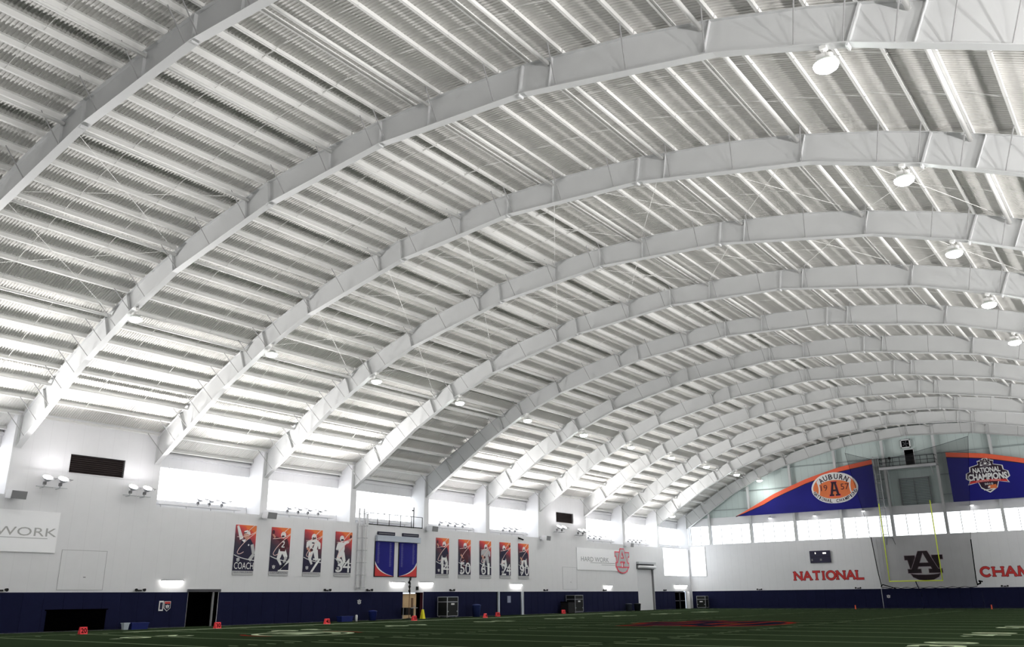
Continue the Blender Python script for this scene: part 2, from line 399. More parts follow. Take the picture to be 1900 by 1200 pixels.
for k in range(-2, 10):
    L = FY[k + 1] - FY[k]
    for side in (-1, 1):
        for i, x in enumerate(PUR):
            if x > 32.2: continue
            best = 0; vis = 0
            q = [pix((side * x, FY[k] + L * t, out(x))) for t in (0.1, 0.3, 0.5, 0.7, 0.9)]
            vis = sum(1 for p in q if p and -20 < p[0] < 1920 and -20 < p[1] < 1220)
            ln = 0
            if vis:
                gq = [p for p in q if p]
                ln = math.hypot(gq[-1][0] - gq[0][0], gq[-1][1] - gq[0][1]) * vis / 5
            cand.append((ln, k, side, i, x))
cand.sort(key=lambda c: -c[0])
used = set()
rest = MB()
def purlin_label(k, side, i):
    bay = 'before the first arch' if k < -1 else 'between the %s and %s arches' % (ORD[k + 1], ORD[k + 2])
    return 'white roof purlin, %s %s of the ridge, %s' % (ORD[i], 'left' if side < 0 else 'right', bay)
for idx, (ln, k, side, i, x) in enumerate(cand):
    if ln > 0 and idx < 290:
        o = PUR0[side] if side not in used else dup(PUR0[side]); used.add(side)
        o.location = (side * x, FY[k], out(x)); o.rotation_euler = (0, -slope(side * x), 0)
        tag(o, purlin_label(k, side, i), 'purlin', 'roof purlins between the arches')
    else:
        a = slope(side * x); c_, s2 = math.cos(a), math.sin(a); t_ = MB(); z_section(t_, FY[k + 1] - FY[k], side)
        if ln > 0:
            for yy in (S / 3, 2 * S / 3): t_.tube((0.0, yy, 0.05), (-1.50 * side, yy + .04, DECK - 0.04), 0.011, white, 4)
        rest.add([(side * x + v[0] * c_ - v[2] * s2, FY[k] + v[1], out(x) + v[0] * s2 + v[2] * c_) for v in t_.v], t_.f, white)
tag(rest.build('roof_purlins'), 'white purlins of the farthest bays and roof edges, above the small distant arches', 'purlins', kind='stuff')
# round strut pipes along the roof, one per bay
pp = MB(); pp.tube((0, 0.05, 0), (0, S - 0.05, 0), 0.085, white, 12); pipe0 = pp.build('strut_pipe', smooth=True)
cp = MB(); cp.tube((0, 0.0, 0), (0, 0.06, 0), 0.12, white, 12); cap = cp.build('end_cap', pipe0); keep(pipe0)
first = True
for k in range(-2, 10):
    for j in range(-5, 5):
        x = 2.85 + 6.1 * j
        if abs(x) > 28: continue
        q = [pix((x, FY[k] + S * t, out(x) - 0.3)) for t in (0.1, 0.5, 0.9)]
        if not any(p and -20 < p[0] < 1920 and -20 < p[1] < 1220 for p in q): continue
        o = pipe0 if first else dup(pipe0); first = False
        o.location = (x, FY[k], out(x) - 0.27)
        col_ = 'over the centre' if j == 0 else '%s %s of centre' % (ORD[abs(j) - 1], 'right' if j > 0 else 'left')
        tag(o, 'round white strut pipe, %s, %s' % (col_, 'before the first arch' if k < -1 else 'between the %s and %s arches' % (ORD[k + 1], ORD[k + 2])), 'strut', 'round strut pipes under the roof')

for k in (-1, 1, 2):
    for j in range(-4, 3):
        if k == -1 and j > -3: continue
        xa, xb = 2.85 + 6.1 * j, 2.85 + 6.1 * (j + 1)
        for n_, (ya, yb) in enumerate(((FY[k] + .1, FY[k + 1] - .1), (FY[k + 1] - .1, FY[k] + .1))):
            q = [pix((xa, ya, out(xa))), pix((xb, yb, out(xb)))]
            if not all(p and -200 < p[0] < 2100 and -200 < p[1] < 1300 for p in q): continue
            g = MB(); g.tube((xa, ya, out(xa) - .06 - .05 * n_), (xb, yb, out(xb) - .06 - .05 * n_), .014, white, 5)
            side_ = 'over the centre' if j == -1 else '%s panel %s of centre' % (ORD[(-j - 2) if j < -1 else j], 'left' if j < -1 else 'right')
            tag(g.build('brace_rod'), 'thin diagonal brace rod leaning %s, %s, after the %s arch' % ('away' if n_ == 0 else 'back', side_, ORD[k + 1]), 'brace rod', 'diagonal brace rods under the purlins')

# ------------------------------------------------------------------ steel arches
def radial(x, side, d):      # point d metres below the outer line, square to it
    a = slope(x); return (x + math.sin(a) * d, out(x) - math.cos(a) * d)
arch0 = thing('roof_arch', 'x', 'arch')
bx = sorted(set([a for a, _ in INN] + [a for a, _ in OUTT if a < 30.8])); bx = [-x for x in bx[::-1] if x > 0] + bx
g = MB(); V = []
for x in bx:
    for yy in (-.01, .01): V += [(x, yy, inn(x)), (x, yy, out(x))]
n = len(bx); Fs = []
for i in range(n - 1):
    a, b = i * 4, (i + 1) * 4
    Fs += [(a, b, b + 1, a + 1), (a + 2, a + 3, b + 3, b + 2)]
g.add(V, Fs, framew); g.build('web', arch0)
def strip(name, f, t0, t1, wd, xs_):
    g = MB(); V = []
    for x in xs_:
        V += [(x, -wd / 2, f(x) + t0), (x, wd / 2, f(x) + t0), (x, wd / 2, f(x) + t1), (x, -wd / 2, f(x) + t1)]
    Fs = []
    for i in range(len(xs_) - 1):
        a, b = i * 4, i * 4 + 4
        for q in range(4): Fs.append((a + q, a + (q + 1) % 4, b + (q + 1) % 4, b + q))
    Fs += [(3, 2, 1, 0), tuple((len(xs_) - 1) * 4 + q for q in range(4))]
    g.add(V, Fs, framew); return g.build(name, arch0)
ix = [a for a, _ in INN]; ix = [-x for x in ix[::-1] if x > 0] + ix
ox = [a for a, _ in OUTT if a < 30.7] + [30.8]; ox = [-x for x in ox[::-1] if x > 0] + ox
strip('bottom_flange', inn, -0.03, 0.0, 0.36, ix); strip('top_flange', out, -0.02, 0.0, 0.28, ox)
def plate(name, x, halfw, th, low=0.0):
    a = slope(x, inn if abs(x) in (7.6, 19.47) else out); dx, dz = math.sin(a), math.cos(a)
    zi = inn(x); d = (out(x) - zi) * math.cos(a) - 0.02
    # from the inner flange point upward along the normal
    g = MB(); tx, tz = math.cos(a) * th / 2, math.sin(a) * th / 2
    P = []
    for h in (-low, d):
        bx_, bz_ = x - dx * h, zi + dz * h
        for s in (-1, 1):
            for yy in (-halfw, halfw): P.append((bx_ + s * tx, yy, bz_ + s * tz))
    g.add(P, [(0, 1, 3, 2), (4, 6, 7, 5), (0, 4, 5, 1), (2, 3, 7, 6), (0, 2, 6, 4), (1, 5, 7, 3)], framew)
    return g.build(name, arch0)
for x in (7.6, 19.47):
    for s in (-1, 1): plate('splice_plate', s * x, 0.15, 0.07, 0.13)
plate('splice_plate', 0.0, 0.14, 0.05, 0.1)
for j in range(-5, 5):
    x = 2.85 + 6.1 * j
    if abs(x) < 29: plate('stiffener', x, 0.13, 0.025)
for side in (-1, 1):
    for i, x in enumerate(PUR):
        if x > 31.0 or (x < 19 and (i % 2 == 1)): continue
        x = side * x; g = MB()
        a = slope(x); d = (out(x) - inn(x)) * math.cos(a)
        xb, zb = x + math.sin(a) * d * 0.97, out(x) - math.cos(a) * d * 0.97
        if abs(xb) > 30.6: continue
        g.tube((x - math.sin(a) * .03, -0.95, out(x) + .03), (xb, -0.15, zb), 0.026, mat('brace_grey', (.60, .60, .60)), 5); g.build('flange_brace', arch0)
for side in (-1, 1):
    g = MB(); g.add([(side * 30.70, -.16, 10.7), (side * 30.73, -.16, 10.7), (side * 30.73, -.16, 12.6), (side * 30.70, -.16, 12.6), (side * 30.70, .16, 10.7), (side * 30.73, .16, 10.7), (side * 30.73, .16, 12.6), (side * 30.70, .16, 12.6)],
        [(0, 1, 2, 3), (4, 7, 6, 5), (0, 4, 5, 1), (2, 6, 7, 3), (0, 3, 7, 4), (1, 5, 6, 2)], framew); g.build('base_plate', arch0)
keep(arch0)
ALAB = {-1: 'first white steel roof arch, nearest, cutting across the upper left corner', 0: 'second white steel roof arch, sweeping from the left edge to the top right',
        9: 'eleventh white steel roof arch, next to the gable arch', 10: 'last white steel roof arch, standing against the far gable wall'}
for n_, k in enumerate(range(-3, 11)):
    a = arch0 if n_ == 0 else dup(arch0)
    a.location = (0, FY[k], 0)
    tag(a, ALAB.get(k, '%s white steel roof arch counted from the nearest one' % ORD[k + 1]) if k > -2 else ('white steel roof arch just before the nearest visible one' if k == -2 else 'white steel roof arch above and behind the camera'), 'arch', 'curved steel roof arches')

# ------------------------------------------------------------------ side walls
def cells(y0, y1, z0, z1, holes):
    ys = sorted(set([y0, y1] + [min(max(v, y0), y1) for h in holes for v in h[:2]])); zs = sorted(set([z0, z1] + [min(max(v, z0), z1) for h in holes for v in h[2:]]))
    for a, b in zip(ys, ys[1:]):
        run = None
        for c, d in zip(zs, zs[1:]):
            my, mz = (a + b) / 2, (c + d) / 2
            if any(h[0] < my < h[1] and h[2] < mz < h[3] for h in holes):
                if run: yield a, b, run[0], run[1]; run = None
            else: run = (run[0], d) if run else (c, d)
        if run: yield a, b, run[0], run[1]
FLUSH = (0, 6)
PW = 0.32
HOLES = [(35.26, 37.62, 0, 2.33), (56.36, 58.95, 0, 2.2), (69.70, 74.25, 0, 2.27), (98.6, 102.9, 0, 5.05), (108.67, 112.42, 0, 2.27), (106.0, 113.30, 4.27, 7.93), (25.87, 29.5, 9.53, 10.69), (80.6, 84.1, 9.75, 10.85)]
def side_wall(sg_, name, holes):
    g = MB(); bxs = lambda x0, x1, y0, y1, z0, z1, m=wallm: g.box((sg_ * x0, y0, z0), (sg_ * x1, y1, z1), m)
    low = [h for h in holes if h[3] < 8.1]
    for a, b, c, d in cells(NY, 114.4, 0, 7.87, low): bxs(WX, WX + .3, a, b, c, d)
    for k in range(-3, 11):
        ys = FY[k] if k < 10 else 114.2
        bxs(WX, AX + .3, ys - PW, ys + PW if k < 10 else 114.55, 7.87, 13.2)
    bxs(WX, AX + .3, NY, FY[-3] - PW, 7.87, 13.2)
    for k in range(-3, 10):
        y0, y1 = FY[k] + PW, (FY[k + 1] if k < 9 else 114.2) - PW
        if k in FLUSH and sg_ < 0:
            for a, b, c, d in cells(y0, y1, 7.87, 13.2, [h for h in holes if h[2] > 9 and y0 < h[0] < y1]): bxs(WX, WX + .3, a, b, c, d)
            bxs(WX + .3, AX + .3, y0, y1, 12.2, 13.0)
        else:
            bxs(WX + .3, AX + .3, y0, y1, 7.65, 7.87, wpaint)        # sill slab
            bxs(AX, AX + .3, y0, y1, 7.65, 8.5); bxs(AX, AX + .3, y0, y1, 10.85, 13.0)
            bxs(AX - .18, AX, y0, y1, 11.55, 11.75, wpaint)
            bxs(WX + .55, WX + 1.15, y0 + .5, y1 - 1.2, 8.12, 8.2, wpaint)   # lamp shelf
            for q in range(4): bxs(WX + .8, WX + .86, y0 + .8 + q * 2.0, y0 + .86 + q * 2.0, 7.87, 8.12, wpaint)
    return struct(g.build(name))
side_wall(-1, 'wall_left', HOLES); side_wall(1, 'wall_right', [])
wn = 0
def window(sg_, y0, y1, z0, z1, n, x=AX, tr=False):
    global wn; wn += 1
    g = MB(); xx = sg_ * (x + .12); g.box((xx, y0, z0), (xx + sg_ * .03, y1, z1), pane); w_ = struct(g.build('window_%d' % wn))
    f = MB()
    for i in range(n + 1):
        yy = y0 + (y1 - y0) * i / n; f.box((sg_ * (x + .04), yy - .022, z0), (sg_ * (x + .13), yy + .022, z1), wpaint)
    for z in (z0, z1): f.box((sg_ * (x + .05), y0, z - .03), (sg_ * (x + .13), y1, z + .03), wpaint)
    f.build('window_frame', w_)
for k in range(-3, 10):
    y0, y1 = FY[k] + PW, (FY[k + 1] if k < 9 else 114.2) - PW
    if k not in FLUSH: window(-1, y0, y1, 8.5, 10.85, 5, tr=True)
    window(1, y0, y1, 8.5, 10.85, 5)
window(-1, 106.0, 113.30, 4.27, 7.93, 4, x=WX)
window(1, 20.0, 28.0, 4.27, 7.93, 4, x=WX + .35) if False else None
# near wall, behind the camera
g = MB(); g.box((-33, NY - .3, 0), (33, NY, 22.6), wallx); struct(g.build('wall_near'))

# ------------------------------------------------------------------ far wall
g = MB()
for a, b, c, d in cells(-WX - .1, WX + .1, 0, 8.45, [(-30.45, -28.25, 4.25, 8.2)]): g.box((a, EY, c), (b, EY + .3, d), wallx)
g.box((-WX, EY + .3, 8.2), (WX, 114.45, 8.45), wpaint)                 # ledge under the windows
g.box((-WX, 114.30, 11.0), (WX, 114.6, 12.08), wpaint)                  # header over the windows
CE = [(-2.95, 2.9, 12.08, 16.55)]
xs_ = [-30.7, -27, -23, -19, -15, -11, -7, -2.95, 2.9, 7, 11, 15, 19, 23, 27, 30.7]
for a, b in zip(xs_, xs_[1:]):
    z0 = 16.55 if (a, b) == (-2.95, 2.9) else 12.08
    top = lambda x: out(x) + .33
    g.slab([(a, z0), (b, z0), (b, top(b)), ((a + b) / 2, top((a + b) / 2)), (a, top(a))], (Vector((0, 114.45, 0)), Vector((1, 0, 0)), Vector((0, 0, 1)), Vector((0, -1, 0))), -0.15, 0, gable)
g.box((-2.95, 115.2, 12.0), (2.9, 115.4, 16.6), gable); g.box((-3.1, 114.45, 12.0), (-2.95, 115.2, 16.6), gable); g.box((2.9, 114.45, 12.0), (3.05, 115.2, 16.6), gable); g.box((-2.95, 114.4, 11.95), (2.9, 115.2, 12.08), gable); g.box((-3.1, 114.45, 16.5), (3.05, 115.4, 16.62), gable)
struct(g.build('wall_far'))
for i, z in enumerate((13.1, 15.5, 18.1)):
    g = MB(); hw = 0
    while hw < 30 and inn(hw + .2) > z: hw += .2
    for a, b in ((-hw, -3.2), (3.2, hw)) if z < 16 else ((-hw, hw),): g.box((a, 114.28, z - .05), (b, 114.45, z + .05), greyd if False else mat('girt_paint', (0.62, 0.66, 0.66)))
    struct(g.build('trim_%d' % (i + 1)))
wn_ = wn
for n_, (a, b) in enumerate(zip([-30.6, -27.4, -21.35, -15.25, -9.15, -3.05, 3.05, 9.15, 15.25, 21.35, 27.4], [-27.4, -21.35, -15.25, -9.15, -3.05, 3.05, 9.15, 15.25, 21.35, 27.4, 30.6])):
    wn += 1; m_ = MB(); m_.box((a + .1, 114.50, 8.45), (b - .1, 114.53, 11.0), pane); w_ = struct(m_.build('window_%d' % wn)); f = MB()
    k = max(2, round((b - a) / 1.5))
    for i in range(k + 1):
        xx = a + .1 + (b - a - .2) * i / k; f.box((xx - .03, 114.42, 8.45), (xx + .03, 114.50, 11.0), grey)
    f.build('window_frame', w_)
wn += 1; m_ = MB(); m_.box((-30.45, 113.9, 4.25), (-28.25, 113.93, 8.2), pane); w_ = struct(m_.build('window_%d' % wn)); f = MB()
for xx in (-30.45, -28.25): f.box((xx - .04, 113.7, 4.25), (xx + .04, 113.9, 8.2), wpaint)
f.box((-30.45, 113.7, 4.21), (-28.25, 113.9, 4.29), wpaint); f.build('window_frame', w_)
# gable columns
col0 = None
for n_, x in enumerate([-27.4, -21.35, -15.25, -9.15, -3.05, 3.05, 9.15, 15.25, 21.35]):
    g = MB(); h = inn(x) - 8.45 - .05
    g.box((-.15, -.14, 0), (.15, -.12, h), framew); g.box((-.15, .12, 0), (.15, .14, h), framew); g.box((-.012, -.12, 0), (.012, .12, h), framew)
    g.box((-.2, -.16, 0), (.2, .16, .04), framew)
    o = g.build('gable_column'); o.location = (x, 114.07, 8.45)
    tag(o, 'white steel column standing on the far wall ledge, %s from the left corner' % ORD[n_], 'column', 'columns on the far wall')

# ------------------------------------------------------------------ wall pads
def pad(axis, a, b, lab, y=None, h=2.27, seam=1.22, th=.06):
    g = MB(); n_ = max(1, round((b - a) / seam)); pr = []
    for i in range(n_):
        u0_ = a + (b - a) * i / n_; u1_ = a + (b - a) * (i + 1) / n_; pr += [(u0_, th - .02), (u0_ + .03, th), (u1_ - .03, th), (u1_, th - .02)]
    P = []
    for u_, d in pr:
        for z in (0.02, h):
            P.append((-WX + d, u_, z) if axis == 'L' else (u_, EY - d, z))
    m_ = len(pr); fs = [(2 * i, 2 * i + 2, 2 * i + 3, 2 * i + 1) for i in range(m_ - 1)]
    base = len(P)
    for u_ in (a, b):
        for z in (0.02, h): P.append((-WX, u_, z) if axis == 'L' else (u_, EY, z))
    fs += [(0, 1, base + 1, base), (2 * m_ - 2, base + 2, base + 3, 2 * m_ - 1), tuple([2 * i + 1 for i in range(m_)] + [base + 3, base + 1]), tuple([2 * i for i in range(m_)][::-1] + [base, base + 2])]
    g.add(P, fs, navy); return tag(g.build('wall_padding'), lab, 'wall padding', 'navy wall padding')
pad('L', -8.4, 35.2, 'navy wall padding from the left edge up to the dark doorway')
pad('L', 37.68, 56.3, 'navy wall padding between the dark doorway and the tan door')
pad('L', 59.0, 69.65, 'navy wall padding behind the large black road case and blue barrel')
pad('L', 74.3, 98.5, 'navy wall padding between the padded door and the white roll-up door')
pad('L', 103.0, 108.6, 'short navy wall padding between the roll-up door and the corner doors')
pad('F', -30.6, -4.905, 'navy wall padding along the far wall, under the word NATIONAL')
pad('F', -4.9, 5.64, 'navy wall padding on the far wall behind the goal post')
pad('F', 5.65, 30.6, 'navy wall padding on the far wall under the word CHAMPIONS')
g = MB(); g.box((WX - .06, NY, .02), (WX, 114, 2.27), navy); tag(g.build('wall_padding'), 'navy wall padding along the right-hand side wall beside the camera', 'wall padding', 'navy wall padding')

# ------------------------------------------------------------------ openings in the left wall
def door_group(n_, loc): o = bpy.data.objects.new('door_%d' % n_, None); C.objects.link(o); o.location = loc; o['kind'] = 'structure'; return o
d = door_group(1, (-WX, 35.26, 0)); g = MB(); g.box((-1.2, 0, 0), (-1.15, 2.36, 2.33), blackv); g.box((-1.2, -.02, 0), (0, 0, 2.33), blackv); g.box((-1.2, 2.36, 0), (0, 2.38, 2.33), blackv); g.box((-1.2, 0, 2.33), (0, 2.36, 2.36), blackv); g.build('doorway_recess', d)
g = MB(); g.box((.0, -.12, 2.28), (.12, 2.5, 2.47), greyd); g.build('header', d)
g = MB(); g.box((-.02, 1.88, 0), (.06, 2.02, 2.3), grey); g.build('door_edge', d)
d = door_group(2, (-WX, 56.36, 0)); g = MB(); g.box((-.4, 2.0, 0), (-.36, 2.59, 2.2), blackv); g.box((-.4, 2.57, 0), (0, 2.59, 2.2), pmaroon); g.box((-.4, 0, 2.2), (0, 2.59, 2.22), blackv); g.box((-.4, -.02, 0), (0, 0, 2.2), blackv); g.build('doorway_recess', d)
g = MB(); g.box((-.3, .02, .02), (-.25, 1.98, 2.1), tan); lf = g.build('door_leaf', d)
g = MB(); g.box((-.25, 1.3, .9), (-.24, 1.6, 1.75), mat('door_window', (.45, .34, .25))); g.build('window', lf)
g = MB(); g.box((-.25, 1.68, .95), (-.2, 1.78, 1.1), steel); g.build('handle', lf)
d = door_group(3, (-WX, 69.70, 0)); g = MB(); g.box((-.3, 0, 0), (-.28, 4.55, 2.27), blackv); g.build('doorway_recess', d)
g = MB(); g.box((-.15, .62, .03), (.05, 3.95, 2.24), navy); lf = g.build('door_leaf', d)
g = MB(); g.box((.05, 1.7, 1.2), (.07, 2.25, 1.85), mat('door_sign', (.55, .57, .66))); g.build('sign_plate', lf)
for yy in (.36, 4.28):
    g = MB(); g.box((-.1, yy - .1, 0), (.05, yy + .12, 2.27), mat('post_paint', (.78, .8, .84))); g.build('door_post', d)
d = door_group(4, (-WX, 98.6, 0)); g = MB()
g.box((-.22, .05, 0), (-.18, 4.25, 5.05), wpaint)
for i in range(24): g.box((-.18, .05, i * .21), (-.177, 4.25, i * .21 + .195), wpaint)
cv = g.build('rolling_curtain', d); cv.name = 'rolling_curtain'
g = MB(); g.box((-.22, 4.1, 0), (.03, 4.28, 5.05), grey); g.box((-.22, 0, 0), (.03, .12, 5.05), wpaint); g.build('guide_rail', d)
g = MB(); g.box((.0, -.15, 5.62), (.35, 4.5, 5.88), galv); g.box((.0, -.15, 4.95), (.02, 4.5, 5.62), greyd); g.build('hood', d)
g = MB(); g.tube((.24, -.05, 5.25), (.24, 4.4, 5.25), .2, wpaint, 14); g.build('curtain_roll', d, True)
d = door_group(5, (-WX, 108.67, 0)); g = MB(); g.box((-.6, 0, 0), (-.58, 3.75, 2.27), blackv); g.build('doorway_recess', d)
for yy in (.05, 1.75):
    g = MB(); g.box((-.2, yy, .03), (-.15, yy + .07, 2.2), greyd); g.box((-.2, yy + 1.5, .03), (-.15, yy + 1.57, 2.2), greyd); g.box((-.2, yy, 1.0), (-.15, yy + 1.57, 1.1), greyd); g.box((-.2, yy, 2.12), (-.15, yy + 1.57, 2.2), greyd)
    g.box((-.19, yy + .07, .03), (-.17, yy + 1.5, 2.15), blackv); g.build('door_leaf', d)
g = MB(); g.box((-.1, 3.55, 0), (.4, 3.65, 2.27), wpaint); g.build('open_door_edge', d)
for (y0, y1, z0, z1, lb) in ((25.87, 29.5, 9.53, 10.69, 'dark louvred vent high on the left wall between two pairs of floodlights'), (80.6, 84.1, 9.75, 10.85, 'smaller-looking dark louvred vent high on the left wall above the HARD WORK board')):
    t = thing('wall_vent', lb, 'vent', (-WX, y0, z0)); g = MB(); g.box((-.25, 0, 0), (-.2, y1 - y0, z1 - z0), louv); g.build('backing', t)
    g = MB()
    for i in range(9):
        zz = (z1 - z0) * (i + .5) / 9; g.add([(-.2, 0, zz + .06), (-.02, 0, zz - .05), (-.02, y1 - y0, zz - .05), (-.2, y1 - y0, zz + .06)], [(0, 1, 2, 3)], louv)
    g.build('louvre_blades', t)
    g = MB()
    for a in ((-.04, -.06, -.06, .03, y1 - y0 + .06, 0), (-.04, -.06, z1 - z0, .03, y1 - y0 + .06, z1 - z0 + .06), (-.04, -.06, 0, .03, 0, z1 - z0), (-.04, y1 - y0, 0, .03, y1 - y0 + .06, z1 - z0)): g.box(a[:3], a[3:], wpaint)
    g.build('frame', t)
# black recessed panel in the pads, white access panels in the wall
g = MB(); g.box((-WX + .06, 25.8, .03), (-WX + .09, 29.5, 1.25), blackv); g.box((-WX + .06, 25.7, 1.22), (-WX + .12, 29.6, 1.28), blackv); tag(g.build('floor_vent_panel'), 'black rectangular opening cover low in the navy padding behind the 20 marker', 'panel')
for (y0, y1, z0, z1, lb) in ((26.2, 29.1, 2.40, 4.80, 'thin outlined access panel in the white left wall above the black opening'), (81.6, 84.5, 2.5, 4.9, 'faint outlined access panel in the white wall left of the HARD WORK board')):
    g = MB()
    g.box((-WX + .01, y0, z0), (-WX + .02, y1, z1), wallm)
    for a in ((y0, z0, y1, z0 + .025), (y0, z1 - .025, y1, z1), (y0, z0, y0 + .025, z1), (y1 - .025, z0, y1, z1)): g.box((-WX + .02, a[0], a[1]), (-WX + .026, a[2], a[3]), mat('panel_joint', (.66, .66, .67)))
    g.box((-WX + .012, (y0 + y1) / 2 + .1, z0 + .75), (-WX + .03, (y0 + y1) / 2 + .25, z0 + .8), grey)
    tag(g.build('access_panel'), lb, 'panel')

# ------------------------------------------------------------------ lamps
def make_flood():
    t = thing('floodlight', 'x', 'floodlight')
    g = MB(); g.box((-.08, -.45, .0), (.08, .45, .035), galv); g.build('mounting_bar', t)
    g = MB(); g.tube((0, 0, 0), (.02, 0, .28), .05, galv, 8); g.tube((.02, 0, .26), (.1, 0, .48), .035, galv, 8); g.box((-.06, -.08, .14), (.1, .08, .32), grey); g.build('bracket', t)
    rot = Matrix.Rotation(R(32), 3, 'Y'); g = MB()
    g.lathe([(.08, .40), (.17, .46), (.30, .60), (.32, .64)], mat('lamp_housing', (.72, .72, .74), .3, .3), 18, (0, 0, 0), rot); h = g.build('reflector', t, True)
    g = MB(); g.lathe([(.29, .655), (.29, .665)], lens, 18, (0, 0, 0), rot); l = g.build('lens', h)
    g = MB(); pl = [Vector((-.02, .30, .64)), Vector((.30, .12, .66)), Vector((.56, .16, .78)), Vector((.30, .46, .76))]
    g.add([rot @ v for v in pl] + [rot @ (v + Vector((0, 0, .02))) for v in pl], [(3, 2, 1, 0), (4, 5, 6, 7), (0, 1, 5, 4), (1, 2, 6, 5), (2, 3, 7, 6), (3, 0, 4, 7)], grey); g.build('visor', h)
    return keep(t)
fl0 = make_flood(); ffirst = True
LA = {}
for sd in (-1, 1):
    la = bpy.data.lights.new('floodlight_beam', 'SPOT'); LA[sd] = la; la.energy = FLOOD_W[sd]; la.spot_size = R({-1: 118, 1: 140}[sd]); la.spot_blend = 1.0; la.shadow_soft_size = 0.10; la.color = (1.0, 0.975, 0.96)
def flood(loc, side, lab, grp, aim=None):
    global ffirst
    o = fl0 if ffirst else dup(fl0); ffirst = False
    o.location = loc; o.rotation_euler = (0, 0, 0 if side < 0 else math.pi)
    tag(o, lab, 'floodlight', grp)
    if True:
        l = bpy.data.objects.new('beam', LA[side]); C.objects.link(l); l.parent = o
        rot = Matrix.Rotation(R(32), 3, 'Y'); l.location = rot @ Vector((0, 0, .72))
        l.rotation_euler = Vector((math.sin(R(aim or AIM[side])), 0, math.cos(R(aim or AIM[side])))).to_track_quat('-Z', 'Y').to_euler()
    return o
# pairs on the solid wall bays
for y, z, lb in ((24.30, 8.42, 'lit floodlight on the left wall, nearest the left edge'), (25.25, 8.42, 'lit floodlight just left of the near dark vent'),
                 (29.85, 8.36, 'lit floodlight just right of the near dark vent'), (30.85, 8.36, 'lit floodlight between the near vent and the first big window'),
                 (80.0, 8.60, 'lit floodlight left of the far dark vent, left of its pair'), (80.95, 8.60, 'lit floodlight under the left side of the far dark vent'),
                 (84.3, 8.45, 'lit floodlight under the right corner of the far dark vent'), (85.3, 8.45, 'lit floodlight right of the far dark vent beside the window')):
    flood((-WX + .5, y, z), -1, lb, 'lit floodlights on the left wall', 52)
    g = MB(); g.box((-.5, -.03, -.03), (.05, .03, .0), galv); b_ = g.build('wall_arm', [x for x in C.objects if x.name.startswith('floodlight') and x.get('label') == lb][0])
BAYF = {-2: 4, -1: 4, 1: 3, 2: 4, 4: 4, 5: 3, 7: 3, 8: 4}
FP = {1: (35.81, 36.75, 37.8), 2: (43.85, 44.93, 45.92, 47.0), 4: (61.95, 63.2, 64.24, 65.38), 5: (71.92, 73.04, 73.99), 7: (88.6, 89.9, 91.2), 8: (98.2, 99.2, 100.2, 101.2)}
for k, n_ in BAYF.items():
    for i in range(n_):
        y = FP[k][i] if k in FP else FY[k] + 2.8 + i * 1.1
        wlab = {-2: 'behind the nearest alcove', -1: 'at the left picture edge', 1: 'above the first four posters', 2: 'above the 7 poster', 4: 'above the 14 poster', 5: 'above the 90 poster', 7: 'above the HARD WORK board', 8: 'above the roll-up door'}[k]
        flood((-31.6, y, 8.2), -1, 'floodlight on the window sill %s, %s in its row' % (wlab, ORD[i]), 'floodlights standing in the window alcoves')
for k in range(-3, 9):
    for i in range(2):
        flood((31.6, FY[k] + 3.2 + i * 2.6, 8.2), 1, 'floodlight on the right-hand wall sill, bay %s, %s of two' % (ORD[k + 3], ORD[i]), 'floodlights on the right-hand wall')
# high bay lamps under the arches
def make_bay():
    t = thing('high_bay_lamp', 'x', 'lamp')
    g = MB(); g.box((-.1, -.1, -.1), (.1, .1, .02), white); g.tube((0, 0, -.1), (-.1, 0, -.34), .03, white, 6); g.tube((.02, .06, -.1), (.1, .05, -.3), .02, white, 6); g.build('hanger', t)
    g = MB(); g.box((-.22, -.13, -.42), (.04, .13, -.26), white); g.lathe([(.10, -.26), (.13, -.30), (.13, -.42), (.2, -.46)], white, 14, (.12, 0, 0)); g.build('ballast_housing', t)
    g = MB(); g.lathe([(.12, -.44), (.28, -.5), (.37, -.58), (.38, -.62)], mat('lamp_rim', (.9, .92, .9)), 20); h = g.build('reflector', t, True)
    g = MB(); g.lathe([(.36, -.62), (.34, -.70), (.25, -.77), (.1, -.80)], globe, 20); g.build('lens', h, True)
    return keep(t)
b0 = make_bay(); bfirst = True
lb_ = bpy.data.lights.new('high_bay_light', 'SPOT'); lb_.energy = BAY_W; lb_.spot_size = R(170); lb_.spot_blend = .6; lb_.shadow_soft_size = .3; lb_.color = (.95, 1, .97)
def bay(loc, lab, on=True, tilt=0):
    global bfirst
    o = b0 if bfirst else dup(b0); bfirst = False
    o.location = loc; o.rotation_euler = (0, tilt, 0); tag(o, lab, 'lamp', 'high bay lamps under the arches')
    l = bpy.data.objects.new('lamp_light', lb_); C.objects.link(l); l.parent = o; l.location = (0, 0, -.84)
for k in range(-1, 11):
    nm = ORD[k + 1]
    bay((-18.9, FY[k] - (.0 if k < 10 else 1.2), inn(18.9) - .05), 'round lit lamp hanging under the left slope of the %s arch' % nm)
    bay((18.75, FY[k] - (.0 if k < 10 else 1.2), inn(18.75) - .05), 'round lit lamp hanging under the right slope of the %s arch' % nm)
bay((-28.0, 104.0, 12.35), 'large bright lamp glaring in the far left corner under the roof')
